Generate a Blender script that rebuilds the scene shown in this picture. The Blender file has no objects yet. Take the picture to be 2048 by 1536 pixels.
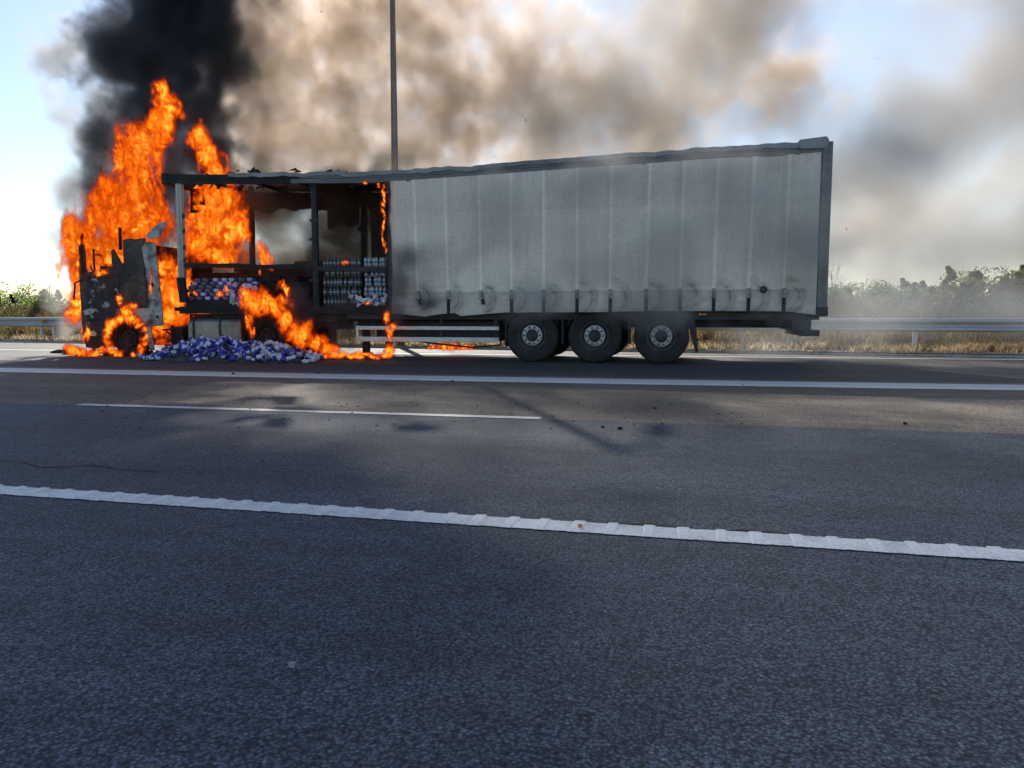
import bpy, bmesh, math, random
from mathutils import Vector, Matrix, noise as mnoise
from mathutils.geometry import tessellate_polygon

# ------------------------------------------------------------------ camera, sky, sun, exposure
sc = bpy.context.scene
C = sc.collection
CAM_H, FPX = 0.95, 1490.0
YAW, PITCH = math.radians(13), math.radians(5.3)
cam = bpy.data.objects.new('camera', bpy.data.cameras.new('camera'))
C.objects.link(cam)
cam.location = (0, 0, CAM_H)
cam.rotation_euler = (math.pi / 2 - PITCH, 0, YAW)
cam.data.sensor_width = 36
cam.data.lens = FPX / 2048 * 36
cam.data.clip_end = 5000
sc.camera = cam

SUN_AZ, SUN_EL = math.radians(26.5), math.radians(34.5)
world = bpy.data.worlds.new('World')
sc.world = world
world.use_nodes = True
wn = world.node_tree
sky = wn.nodes.new('ShaderNodeTexSky')
sky.sky_type = 'NISHITA'
sky.sun_disc = False
sky.sun_elevation = SUN_EL
sky.sun_rotation = -SUN_AZ
sky.air_density = 1.0
sky.dust_density = 0.25
sky.ozone_density = 1.0
wn.links.new(sky.outputs[0], wn.nodes['Background'].inputs[0])
wn.nodes['Background'].inputs[1].default_value = 0.076
sun = bpy.data.objects.new('sun', bpy.data.lights.new('sun', 'SUN'))
C.objects.link(sun)
SUN_DIR = Vector((-math.sin(SUN_AZ) * math.cos(SUN_EL), math.cos(SUN_AZ) * math.cos(SUN_EL), math.sin(SUN_EL)))
sun.rotation_euler = SUN_DIR.to_track_quat('Z', 'Y').to_euler()
sun.data.energy = 5.0
sun.data.color = (1.0, 0.93, 0.82)
sun.data.angle = math.radians(0.5)
sc.view_settings.view_transform = 'Standard'
sc.view_settings.look = 'None'
sc.view_settings.gamma = 1
sc.view_settings.use_curve_mapping = False
sc.view_settings.exposure = 1.0
sc.cycles.volume_bounces = 2
sc.cycles.max_bounces = 8
sc.cycles.diffuse_bounces = 3
sc.cycles.volume_step_rate = 1.0
sc.cycles.volume_max_steps = 512
sc.cycles.transparent_max_bounces = 16

# ------------------------------------------------------------------ helpers
FWD = Vector((-math.sin(YAW) * math.cos(PITCH), math.cos(YAW) * math.cos(PITCH), -math.sin(PITCH)))
RGT = Vector((math.cos(YAW), math.sin(YAW), 0))
UPV = RGT.cross(FWD)


def at(px, py, Y):
    """point of the place on the upright plane at distance Y, measured in the photograph"""
    r = FWD + RGT * ((px - 1024) / FPX) + UPV * ((768 - py) / FPX)
    k = Y / r.y
    return Vector((r.x * k, Y, CAM_H + r.z * k))


def ground(px, py, z=0.0):
    r = FWD + RGT * ((px - 1024) / FPX) + UPV * ((768 - py) / FPX)
    k = (z - CAM_H) / r.z
    return Vector((r.x * k, r.y * k, z))


def tag(o, label=None, cat=None, group=None, kind=None):
    if label: o['label'] = label
    if cat: o['category'] = cat
    if group: o['group'] = group
    if kind: o['kind'] = kind
    return o


def empty(name, loc, label, cat, group=None):
    o = bpy.data.objects.new(name, None)
    C.objects.link(o)
    o.location = loc
    o.empty_display_size = 0.2
    return tag(o, label, cat, group)


class MB:
    def __init__(s):
        s.v, s.f, s.m, s.sm = [], [], [], []
        s.col = None

    def add(s, vs, fs, mi=0, smooth=False):
        b = len(s.v)
        s.v += [tuple(v) for v in vs]
        for f in fs:
            s.f.append(tuple(b + i for i in f))
            s.m.append(mi)
            s.sm.append(smooth)

    def box(s, x0, x1, y0, y1, z0, z1, mi=0, M=None):
        vs = [Vector((x, y, z)) for z in (z0, z1) for y in (y0, y1) for x in (x0, x1)]
        if M is not None: vs = [M @ v for v in vs]
        s.add(vs, [(0, 2, 3, 1), (4, 5, 7, 6), (0, 1, 5, 4), (2, 6, 7, 3), (0, 4, 6, 2), (1, 3, 7, 5)], mi)

    def prism(s, outline, y0, y1, mi=0, holes=()):
        """outline in x,z pushed from y0 to y1"""
        loops = [list(outline)] + [list(h) for h in holes]
        flat = [p for l in loops for p in l]
        tri = tessellate_polygon([[Vector((p[0], p[1], 0)) for p in l] for l in loops])
        n = len(flat)
        vs = [(p[0], y0, p[1]) for p in flat] + [(p[0], y1, p[1]) for p in flat]
        fs = [tuple(t) for t in tri] + [tuple(n + i for i in reversed(t)) for t in tri]
        k = 0
        for l in loops:
            m = len(l)
            for i in range(m):
                a, b = k + i, k + (i + 1) % m
                fs.append((a, b, n + b, n + a))
            k += m
        s.add(vs, fs, mi)

    def sheet(s, pts_fn, nu, nv, mi=0, smooth=True):
        vs = [pts_fn(i / nu, j / nv) for j in range(nv + 1) for i in range(nu + 1)]
        fs = [(j * (nu + 1) + i, j * (nu + 1) + i + 1, (j + 1) * (nu + 1) + i + 1, (j + 1) * (nu + 1) + i) for j in range(nv) for i in range(nu)]
        s.add(vs, fs, mi, smooth)

    def lathe(s, prof, seg=40, mi=0, centre=(0, 0, 0), smooth=True, axis='y'):
        """prof: (r, a) pairs turned about the axis through centre"""
        vs, fs = [], []
        n = len(prof)
        for k in range(seg):
            t = 2 * math.pi * k / seg
            for r, a in prof:
                if axis == 'y': v = (centre[0] + r * math.cos(t), centre[1] + a, centre[2] + r * math.sin(t))
                elif axis == 'x': v = (centre[0] + a, centre[1] + r * math.cos(t), centre[2] + r * math.sin(t))
                else: v = (centre[0] + r * math.cos(t), centre[1] + r * math.sin(t), centre[2] + a)
                vs.append(v)
        for k in range(seg):
            k2 = (k + 1) % seg
            for i in range(n - 1):
                fs.append((k * n + i, k * n + i + 1, k2 * n + i + 1, k2 * n + i))
        s.add(vs, fs, mi, smooth)

    def tube(s, pts, rad, seg=6, mi=0):
        pts = [Vector(p) for p in pts]
        rads = rad if isinstance(rad, (list, tuple)) else [rad] * len(pts)
        vs, fs = [], []
        for i, p in enumerate(pts):
            d = (pts[min(i + 1, len(pts) - 1)] - pts[max(i - 1, 0)]).normalized()
            a = d.orthogonal().normalized()
            if i and abs(a.dot(pa)) < 0.9: a = (pa - d * pa.dot(d)).normalized()
            pa = a
            b = d.cross(a)
            for k in range(seg):
                t = 2 * math.pi * k / seg
                vs.append(p + (a * math.cos(t) + b * math.sin(t)) * rads[i])
        for i in range(len(pts) - 1):
            for k in range(seg):
                k2 = (k + 1) % seg
                fs.append((i * seg + k, i * seg + k2, (i + 1) * seg + k2, (i + 1) * seg + k))
        fs.append(tuple(range(seg)))
        fs.append(tuple((len(pts) - 1) * seg + k for k in reversed(range(seg))))
        s.add(vs, fs, mi, True)

    def mesh(s, name, mats):
        me = bpy.data.meshes.new(name)
        me.from_pydata(s.v, [], s.f)
        for m in (mats if isinstance(mats, (list, tuple)) else [mats]): me.materials.append(m)
        me.polygons.foreach_set('material_index', s.m)
        me.polygons.foreach_set('use_smooth', s.sm)
        me.update()
        return me

    def build(s, name, mats, parent=None, bevel=0.0, loc=None):
        o = bpy.data.objects.new(name, s.mesh(name, mats))
        C.objects.link(o)
        if parent is not None:
            o.parent = parent
            w = Matrix.Identity(4)
            q = parent
            while q is not None:
                w = Matrix.LocRotScale(q.location, q.rotation_euler, q.scale) @ w
                q = q.parent
            if loc is None:
                o.matrix_parent_inverse = Matrix.Identity(4)
                inv = w.inverted()
                o.location = inv.to_translation()
                o.rotation_euler = inv.to_euler()
            else:
                o.location = loc
        elif loc is not None:
            o.location = loc
        if bevel:
            b = o.modifiers.new('bevel', 'BEVEL')
            b.width = bevel
            b.segments = 2
            b.limit_method = 'ANGLE'
        return o


def local_build(mb, name, mats, parent, loc=(0, 0, 0), rot=(0, 0, 0)):
    o = bpy.data.objects.new(name, mb.mesh(name, mats))
    C.objects.link(o)
    o.parent = parent
    o.location = loc
    o.rotation_euler = rot
    return o


def copy_tree(o, parent=None):
    c = o.copy()
    C.objects.link(c)
    if parent is not None: c.parent = parent
    for ch in list(o.children): copy_tree(ch, c)
    return c


# ------------------------------------------------------------------ materials
def new_mat(name):
    m = bpy.data.materials.new(name)
    m.use_nodes = True
    nt = m.node_tree
    return m, nt, nt.nodes['Principled BSDF']


class NT:
    def __init__(s, nt):
        s.nt = nt

    def n(s, t, **kw):
        x = s.nt.nodes.new(t)
        for k, v in kw.items(): setattr(x, k, v)
        return x

    def l(s, a, b): s.nt.links.new(a, b)

    def coord(s, kind='Object', scale=(1, 1, 1), loc=(0, 0, 0)):
        tc = s.n('ShaderNodeTexCoord')
        mp = s.n('ShaderNodeMapping')
        mp.inputs['Scale'].default_value = scale
        mp.inputs['Location'].default_value = loc
        s.l(tc.outputs[kind], mp.inputs[0])
        return mp.outputs[0]

    def noise(s, v, scale, detail=4, rough=0.55, dist=0.0):
        x = s.n('ShaderNodeTexNoise')
        x.inputs['Scale'].default_value = scale
        x.inputs['Detail'].default_value = detail
        x.inputs['Roughness'].default_value = rough
        x.inputs['Distortion'].default_value = dist
        if v is not None: s.l(v, x.inputs['Vector'])
        return x.outputs[0]

    def ramp(s, f, stops):
        x = s.n('ShaderNodeValToRGB')
        e = x.color_ramp.elements
        while len(e) < len(stops): e.new(0.5)
        for i, (p, c) in enumerate(stops):
            e[i].position = p
            if isinstance(c, (int, float)): c = (c, c, c)
            e[i].color = tuple(c) + (1,)
        s.l(f, x.inputs[0])
        return x.outputs[0]

    def math(s, op, a, b=None, c=None, clamp=False):
        x = s.n('ShaderNodeMath', operation=op, use_clamp=clamp)
        for i, v in enumerate((a, b, c)):
            if v is None: continue
            if isinstance(v, (int, float)): x.inputs[i].default_value = v
            else: s.l(v, x.inputs[i])
        return x.outputs[0]

    def mix(s, f, a, b, mode='MIX'):
        x = s.n('ShaderNodeMix', data_type='RGBA', blend_type=mode)
        for i, v in ((0, f), (6, a), (7, b)):
            if isinstance(v, (int, float)) and i == 0: x.inputs[0].default_value = v
            elif isinstance(v, (tuple, list)): x.inputs[i].default_value = tuple(v) + (1,)
            else: s.l(v, x.inputs[i])
        return x.outputs[2]

    def bump(s, h, strength, dist, bsdf, norm=None):
        x = s.n('ShaderNodeBump')
        x.inputs['Strength'].default_value = strength
        x.inputs['Distance'].default_value = dist
        s.l(h, x.inputs['Height'])
        if norm is not None: s.l(norm, x.inputs['Normal'])
        s.l(x.outputs[0], bsdf.inputs['Normal'])
        return x.outputs[0]


def grime_mat(name, base, dirt, scale=2.0, lo=0.4, hi=0.65, rough=0.7, metal=0.0, bump=0.3, stretch=(1, 1, 1), fine=30.0, coord='Object'):
    m, nt, b = new_mat(name)
    n = NT(nt)
    v = n.coord(coord, stretch)
    a = n.noise(v, scale, 6, 0.65)
    f = n.ramp(a, [(lo, 0.0), (hi, 1.0)])
    g = n.noise(v, fine, 3, 0.6)
    c = n.mix(f, base, dirt)
    g2 = n.ramp(g, [(0.3, 0.75), (0.7, 1.15)])
    c = n.mix(1.0, c, g2, 'MULTIPLY')
    n.l(c, b.inputs['Base Color'])
    b.inputs['Roughness'].default_value = rough
    b.inputs['Metallic'].default_value = metal
    if bump: n.bump(g, bump, 0.004, b)
    return m


def asphalt_mat(name, dark, light, speck, warm_patch=None, grain=90.0):
    m, nt, b = new_mat(name)
    n = NT(nt)
    v = n.coord()
    vo = n.n('ShaderNodeTexVoronoi', feature='F1')
    vo.inputs['Scale'].default_value = grain
    n.l(v, vo.inputs['Vector'])
    rnd = n.n('ShaderNodeSeparateColor')
    n.l(vo.outputs['Color'], rnd.inputs[0])
    stone = n.mix(n.ramp(rnd.outputs[0], [(0.0, 0.0), (1.0, 1.0)]), dark, light)
    stone = n.mix(n.ramp(rnd.outputs[1], [(0.965, 0.0), (1.0, 0.8)]), stone, speck)
    gaps = n.ramp(vo.outputs['Distance'], [(0.25, 1.0), (0.75, 0.25)])
    c = n.mix(1.0, stone, gaps, 'MULTIPLY')
    big = n.noise(v, 0.35, 4, 0.6)
    c = n.mix(1.0, c, n.ramp(big, [(0.3, 0.72), (0.7, 1.28)]), 'MULTIPLY')
    mid = n.noise(v, 5.0, 5, 0.7)
    c = n.mix(1.0, c, n.ramp(mid, [(0.3, 0.78), (0.7, 1.22)]), 'MULTIPLY')
    # worn wheel tracks running along the lane
    vt = n.coord('Object', (0.05, 1.0, 1.0))
    tr = n.noise(vt, 1.1, 3, 0.5)
    c = n.mix(1.0, c, n.ramp(tr, [(0.35, 0.88), (0.65, 1.12)]), 'MULTIPLY')
    st = n.noise(v, 2.6, 6, 0.75)
    c = n.mix(n.ramp(st, [(0.60, 0.0), (0.72, 0.3)]), c, dark)
    vs_ = n.coord('Object', (0.02, 6.0, 1.0))
    c = n.mix(1.0, c, n.ramp(n.noise(vs_, 1.0, 4, 0.6), [(0.35, 0.90), (0.65, 1.1)]), 'MULTIPLY')
    if warm_patch:
        wp = n.noise(v, 0.8, 5, 0.65)
        c = n.mix(n.ramp(wp, [(0.5, 0.0), (0.75, 0.5)]), c, warm_patch)
    n.l(c, b.inputs['Base Color'])
    b.inputs['Roughness'].default_value = 0.8
    b.inputs['Specular IOR Level'].default_value = 0.35
    h = n.math('SUBTRACT', 1.0, vo.outputs['Distance'])
    h2 = n.math('ADD', h, n.math('MULTIPLY', n.noise(v, grain * 1.7, 3, 0.6), 0.8))
    n.bump(h2, 0.75, 0.0035, b)
    return m


def paint_mat(name, paint, under, wear=0.5, edge=None, y0=0.0, y1=1.0, curve=False, dirt=(0.42, 0.42, 0.42)):
    """road paint that lets the stones through where it is worn, ragged at its two long edges"""
    m, nt, b = new_mat(name)
    n = NT(nt)
    tc = n.n('ShaderNodeTexCoord')
    v = tc.outputs['Object']
    uv = n.n('ShaderNodeUVMap')
    sep = n.n('ShaderNodeSeparateXYZ')
    n.l(uv.outputs[0], sep.inputs[0])
    t = sep.outputs[1]
    e = n.math('MULTIPLY', n.math('SUBTRACT', 0.5, n.math('ABSOLUTE', n.math('SUBTRACT', t, 0.5))), 2.0)
    fine = n.noise(v, 55, 4, 0.7)
    mid = n.noise(v, 9, 4, 0.6)
    k = n.math('ADD', n.math('MULTIPLY', e, 2.6), n.math('MULTIPLY', n.math('ADD', fine, n.math('MULTIPLY', mid, 0.6)), 1.2))
    k = n.math('MULTIPLY', k, 0.5)
    f = n.ramp(k, [(wear, 0.0), (wear + 0.04, 1.0)])
    vo = n.n('ShaderNodeTexVoronoi')
    vo.inputs['Scale'].default_value = 110
    n.l(v, vo.inputs['Vector'])
    pd = n.mix(n.ramp(n.noise(v, 4, 6, 0.75), [(0.42, 0.0), (0.70, 0.65)]), paint, dirt)
    pd = n.mix(n.ramp(n.noise(v, 38, 4, 0.7), [(0.62, 0.0), (0.68, 0.8)]), pd, under)
    pd = n.mix(1.0, pd, n.ramp(vo.outputs['Distance'], [(0.3, 1.0), (0.8, 0.75)]), 'MULTIPLY')
    if edge:
        pd = n.mix(n.ramp(t, [(edge[0], 0.0), (edge[0] + 0.03, 1.0)]), pd, edge[1])
    c = n.mix(f, under, pd)
    n.l(c, b.inputs['Base Color'])
    b.inputs['Roughness'].default_value = 0.6
    n.bump(fine, 0.6, 0.004, b)
    return m


def leaf_mat(name, c1, c2, c3, scale=1.5):
    m, nt, b = new_mat(name)
    n = NT(nt)
    gi = n.n('ShaderNodeNewGeometry')
    r = gi.outputs['Random Per Island']
    c = n.ramp(r, [(0.0, c1), (0.5, c2), (1.0, c3)])
    v = n.coord()
    c = n.mix(1.0, c, n.ramp(n.noise(v, scale, 3), [(0.35, 0.65), (0.65, 1.3)]), 'MULTIPLY')
    n.l(c, b.inputs['Base Color'])
    b.inputs['Roughness'].default_value = 0.55
    tr = n.n('ShaderNodeBsdfTranslucent')
    n.l(c, tr.inputs[0])
    mx = n.n('ShaderNodeMixShader')
    mx.inputs[0].default_value = 0.68
    n.l(b.outputs[0], mx.inputs[1])
    n.l(tr.outputs[0], mx.inputs[2])
    n.l(mx.outputs[0], nt.nodes['Material Output'].inputs['Surface'])
    return m


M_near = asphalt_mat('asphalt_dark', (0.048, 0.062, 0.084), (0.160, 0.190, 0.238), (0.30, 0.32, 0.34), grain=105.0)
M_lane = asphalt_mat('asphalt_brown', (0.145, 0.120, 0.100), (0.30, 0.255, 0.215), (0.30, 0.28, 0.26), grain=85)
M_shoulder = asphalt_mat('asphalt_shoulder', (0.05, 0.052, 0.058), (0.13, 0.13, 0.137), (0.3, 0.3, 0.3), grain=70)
M_gravel_base = grime_mat('verge_soil', (0.20, 0.165, 0.12), (0.11, 0.09, 0.065), 3.0, bump=0.8, rough=0.95, fine=40)
M_concrete = grime_mat('kerb_concrete', (0.46, 0.44, 0.40), (0.28, 0.26, 0.23), 4.0, rough=0.9)
M_paint_near = paint_mat('road_paint_fresh', (0.88, 0.89, 0.87), (0.07, 0.08, 0.10), wear=0.50)
M_paint_wide = paint_mat('road_paint_wide', (0.86, 0.86, 0.83), (0.12, 0.12, 0.12), wear=0.46, edge=(0.36, (0.56, 0.57, 0.56)), dirt=(0.4, 0.4, 0.39))
M_paint_dash = paint_mat('road_paint_thin', (0.75, 0.73, 0.68), (0.12, 0.11, 0.10), wear=0.50)
M_rib = grime_mat('road_paint_rib', (0.82, 0.83, 0.82), (0.6, 0.6, 0.6), 12, 0.5, 0.8, rough=0.6)
M_crack = grime_mat('crack_tar', (0.012, 0.012, 0.014), (0.02, 0.02, 0.022), 5, rough=0.8)
M_galv = grime_mat('galvanised_steel', (0.50, 0.52, 0.53), (0.36, 0.37, 0.38), 1.5, rough=0.45, metal=0.7, bump=0.1, stretch=(0.3, 1, 3))
M_rubber = grime_mat('tyre_rubber', (0.022, 0.023, 0.025), (0.05, 0.048, 0.045), 3, 0.45, 0.8, rough=0.85)
M_burnt_rubber = grime_mat('burnt_rubber', (0.010, 0.010, 0.011), (0.045, 0.038, 0.034), 5, 0.5, 0.75, rough=0.95, bump=0.8)
M_rim_dark = grime_mat('rim_dark', (0.045, 0.047, 0.05), (0.10, 0.10, 0.10), 4, rough=0.55, metal=0.3)
M_rim_light = grime_mat('rim_light', (0.72, 0.73, 0.74), (0.42, 0.42, 0.42), 6, rough=0.6)
M_chassis = grime_mat('chassis_black', (0.020, 0.022, 0.026), (0.045, 0.043, 0.04), 2, rough=0.65)
M_alu = grime_mat('aluminium_rail', (0.62, 0.63, 0.64), (0.40, 0.40, 0.40), 1.4, 0.45, 0.75, rough=0.4, metal=0.5, stretch=(0.3, 1, 1))
M_post = grime_mat('grey_post', (0.46, 0.47, 0.43), (0.16, 0.155, 0.14), 1.6, 0.5, 0.7, rough=0.6, metal=0.2)
M_char = grime_mat('charred_metal', (0.014, 0.014, 0.016), (0.06, 0.052, 0.047), 2.5, 0.5, 0.8, rough=0.85, bump=0.7, fine=14)
M_burnt_white = grime_mat('blistered_white_paint', (0.030, 0.030, 0.034), (0.50, 0.50, 0.49), 2.6, 0.52, 0.60, rough=0.7, bump=0.6, fine=12)
def panel_mat():
    m, nt, b = new_mat('buckled_burnt_panel')
    n = NT(nt)
    v = n.coord()
    a = n.noise(v, 1.7, 6, 0.65)
    g = n.noise(v, 16, 5, 0.7)
    c = n.ramp(a, [(0.3, (.012, .012, .014)), (0.5, (.035, .032, .032)), (0.62, (.11, .075, .055)), (0.75, (.16, .15, .145))])
    c = n.mix(n.ramp(g, [(0.60, 0.0), (0.68, 0.7)]), c, (.26, .25, .24))
    n.l(c, b.inputs['Base Color'])
    b.inputs['Roughness'].default_value = 0.7
    n.bump(n.math('ADD', n.math('MULTIPLY', n.noise(v, 3.0, 3, 0.5), 6.0), g), 0.8, 0.02, b)
    return m
M_panel = panel_mat()
M_burnt_door = grime_mat('burnt_door_paint', (0.022, 0.022, 0.026), (0.40, 0.40, 0.39), 5.5, 0.57, 0.64, rough=0.75, bump=0.8, fine=16)
M_fair = grime_mat('scorched_fairing', (0.46, 0.455, 0.44), (0.05, 0.048, 0.046), 3.4, 0.42, 0.62, rough=0.6, bump=0.5, fine=10)
M_tank = grime_mat('sooty_tank', (0.33, 0.30, 0.27), (0.09, 0.08, 0.07), 1.3, 0.42, 0.75, rough=0.4, metal=0.6, bump=0.1)
M_rail = grime_mat('roof_rail', (0.19, 0.20, 0.21), (0.11, 0.115, 0.12), 1.2, rough=0.6, stretch=(0.5, 1, 2))
M_tarp = grime_mat('roof_tarpaulin', (0.34, 0.35, 0.35), (0.16, 0.165, 0.17), 0.9, rough=0.7, bump=0.3)
M_burnt_wood = grime_mat('burnt_cargo', (0.012, 0.012, 0.013), (0.07, 0.065, 0.06), 3.5, 0.5, 0.8, rough=0.95, bump=1.0, fine=12)
M_blue = grime_mat('blue_film', (0.045, 0.06, 0.46), (0.03, 0.035, 0.24), 6, rough=0.35)
M_white = grime_mat('white_film', (0.80, 0.82, 0.88), (0.50, 0.53, 0.64), 7, rough=0.35)
M_bottle = grime_mat('clear_plastic', (0.50, 0.55, 0.55), (0.18, 0.21, 0.21), 9, rough=0.2)
M_bottle_dark = grime_mat('sooty_plastic', (0.10, 0.115, 0.115), (0.035, 0.04, 0.04), 6, rough=0.3)
M_cap_blue = grime_mat('blue_label', (0.08, 0.22, 0.50), (0.04, 0.10, 0.24), 6, rough=0.4)
M_ash = grime_mat('ash_heap', (0.10, 0.095, 0.10), (0.03, 0.03, 0.03), 5, rough=1, bump=1, fine=20)
M_pale_ash = grime_mat('pale_powder', (0.42, 0.42, 0.44), (0.2, 0.2, 0.21), 7, rough=1, bump=1, fine=30)
M_red = grime_mat('red_reflector', (0.65, 0.03, 0.02), (0.4, 0.02, 0.02), 8, rough=0.3)
M_amber = grime_mat('amber_lens', (0.85, 0.30, 0.04), (0.7, 0.22, 0.03), 8, rough=0.3)
M_pole = grime_mat('pole_steel', (0.22, 0.225, 0.235), (0.15, 0.155, 0.16), 1, rough=0.5, metal=0.5)
M_strap = grime_mat('strap_black', (0.02, 0.021, 0.025), (0.05, 0.05, 0.055), 8, rough=0.8)
M_buckle = grime_mat('buckle_steel', (0.35, 0.36, 0.37), (0.15, 0.15, 0.15), 8, rough=0.5, metal=0.5)
M_bark = grime_mat('bark', (0.10, 0.08, 0.06), (0.05, 0.04, 0.03), 4, rough=0.9)
M_dead = grime_mat('dead_wood', (0.16, 0.14, 0.12), (0.08, 0.07, 0.06), 4, rough=0.9)
M_leaf_a = leaf_mat('leaf_green', (0.10, 0.17, 0.04), (0.20, 0.29, 0.07), (0.31, 0.35, 0.11))
M_leaf_b = leaf_mat('leaf_yellow_green', (0.18, 0.21, 0.05), (0.30, 0.32, 0.075), (0.40, 0.36, 0.11))
M_leaf_c = leaf_mat('leaf_blue_green', (0.07, 0.13, 0.07), (0.12, 0.20, 0.09), (0.19, 0.26, 0.11))
M_straw = leaf_mat('straw', (0.17, 0.125, 0.07), (0.32, 0.245, 0.145), (0.45, 0.37, 0.25))
M_weed = leaf_mat('dry_weed', (0.09, 0.062, 0.035), (0.16, 0.115, 0.06), (0.14, 0.13, 0.055))
M_stone = grime_mat('verge_stone', (0.36, 0.34, 0.31), (0.18, 0.17, 0.15), 20, rough=0.9)

# ------------------------------------------------------------------ the setting: road, verge, terrain
def strip(name, mat, x0, x1, ya, yb, z, nx=60, kind='structure', parent=None, jag=0.0, seed=0):
    """a flat ribbon along the road; ya, yb are functions of x"""
    mb = MB()
    vs, uv = [], []
    rs = random.Random(seed)
    for i in range(nx + 1):
        x = x0 + (x1 - x0) * i / nx
        a, b_ = ya(x), yb(x)
        vs += [(x, a + rs.uniform(-jag, jag), z), (x, b_ + rs.uniform(-jag, jag), z)]
        uv += [(i / nx, 0), (i / nx, 1)]
    fs = [(2 * i, 2 * i + 2, 2 * i + 3, 2 * i + 1) for i in range(nx)]
    mb.add(vs, fs)
    o = mb.build(name, mat, parent)
    ul = o.data.uv_layers.new(name='UVMap')
    for lp in o.data.loops: ul.data[lp.index].uv = uv[lp.vertex_index]
    if kind and parent is None: o['kind'] = kind
    return o


kerb_y = lambda x: 18.9 - 0.09 * (max(min(x, 60), -80) - 5.2)
rail_y = lambda x: kerb_y(x) + 0.85
SEAM = lambda x: 6.62 + 0.012 * (x + 3) if x > -12 else 6.5
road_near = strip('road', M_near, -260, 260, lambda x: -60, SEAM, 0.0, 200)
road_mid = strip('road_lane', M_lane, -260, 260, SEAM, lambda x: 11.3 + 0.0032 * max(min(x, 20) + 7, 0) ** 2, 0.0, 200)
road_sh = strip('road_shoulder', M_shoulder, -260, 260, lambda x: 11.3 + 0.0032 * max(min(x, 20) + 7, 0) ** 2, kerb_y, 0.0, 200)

line_near = strip('edge_line', M_paint_near, -40, 30, lambda x: 3.17, lambda x: 3.335, 0.004, 200, jag=0.004)
for i in range(84):
    rx = -8.2 + i * 0.155 + random.Random(i).uniform(-0.006, 0.006)
    mb = MB()
    q = 0.026 + 0.003 * math.sin(i * 2.3)
    mb.prism([(-q, 0.0), (-q * 0.7, 0.0019), (q * 0.7, 0.0022), (q, 0.0)], -0.088, 0.092)
    rb = mb.build('rib', M_rib, line_near, loc=(rx, 3.2525, 0.0045))
    rb.rotation_euler = (0, 0, random.Random(i + 9).uniform(-0.05, 0.05))
wide = lambda x: 10.15 + 0.0032 * max(min(x, 20) + 7, 0) ** 2
line_wide = strip('shoulder_line', M_paint_wide, -120, 120, wide, lambda x: wide(x) + 0.82, 0.004, 160, jag=0.006)
g0, g1 = ground(126, 814), ground(1080, 838)
line_dash = strip('lane_line', M_paint_dash, g0.x, g1.x, lambda x: SEAM(x) - 0.02, lambda x: SEAM(x) + 0.12, 0.004, 60, jag=0.003)
for a_, b_ in ((g0.x - 11 - 5.6, g0.x - 11), (g1.x + 11, g1.x + 16.6)):
    strip('lane_line', M_paint_dash, a_, b_, lambda x: SEAM(x) - 0.02, lambda x: SEAM(x) + 0.12, 0.004, 30)
line_far = strip('far_edge_line', M_paint_dash, -60, 60, lambda x: 17.45 + 0.045 * min(x, 6), lambda x: 17.6 + 0.045 * min(x, 6), 0.004, 60)


def crack(pts, w, seed):
    w *= 2.2
    rs = random.Random(seed)
    g = [ground(*p, z=0.003) for p in pts]
    path = []
    for a, b_ in zip(g, g[1:]):
        n_ = max(2, int((b_ - a).length / 0.05))
        for i in range(n_):
            p = a.lerp(b_, i / n_)
            k = mnoise.noise(Vector((p.x * 4, p.y * 4, seed))) * 0.05 + rs.uniform(-1, 1) * 0.006
            path.append(p + Vector((0, k, 0)))
    vs, fs = [], []
    for i, p in enumerate(path):
        ww = w * rs.uniform(0.2, 1.0) * 0.5
        vs += [p + Vector((0, -ww, 0)), p + Vector((0, ww, 0))]
    for i in range(len(path) - 1): fs.append((2 * i, 2 * i + 2, 2 * i + 3, 2 * i + 1))
    mb = MB()
    mb.add(vs, fs)
    o = mb.build('crack', M_crack, road_near)
    return o


crack([(40, 922), (130, 898), (235, 868), (330, 850), (460, 823)], 0.020, 1)
crack([(-60, 924), (40, 922)], 0.018, 2)
crack([(40, 922), (80, 934), (180, 930), (330, 943)], 0.012, 3)
crack([(560, 1010), (800, 1022), (1000, 1034), (1180, 1044)], 0.014, 4)
crack([(1180, 1044), (1350, 1055), (1480, 1060), (1620, 1074), (1760, 1084), (1850, 1094), (2048, 1104)], 0.024, 5)

# kerb channel beyond the shoulder
mb = MB()
for i in range(240):
    x = -150 + i * 1.0
    y, y2 = kerb_y(x), kerb_y(x + 0.985)
    vs = [(x, y, -0.02), (x + 0.985, y2, -0.02), (x + 0.985, y2 + 0.16, -0.02), (x, y + 0.16, -0.02),
          (x, y + 0.02, 0.04), (x + 0.985, y2 + 0.02, 0.04), (x + 0.985, y2 + 0.16, 0.045), (x, y + 0.16, 0.045)]
    mb.add(vs, [(0, 1, 5, 4), (4, 5, 6, 7), (1, 2, 6, 5), (3, 0, 4, 7)])
kerb = mb.build('kerb', M_concrete)
kerb['kind'] = 'structure'


def terrain_h(x, y):
    d = y - kerb_y(x)
    s_ = max(0.0, min(1.0, (d - 1.7) / 2.2))
    s_ = s_ * s_ * (3 - 2 * s_)
    h = 0.05 + 0.80 * s_
    h += (mnoise.noise(Vector((x * 0.5, y * 0.7, 0))) * 0.12 + mnoise.noise(Vector((x * 1.7, y * 1.9, 3))) * 0.04) * min(1, d / 1.5)
    return h


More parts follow.
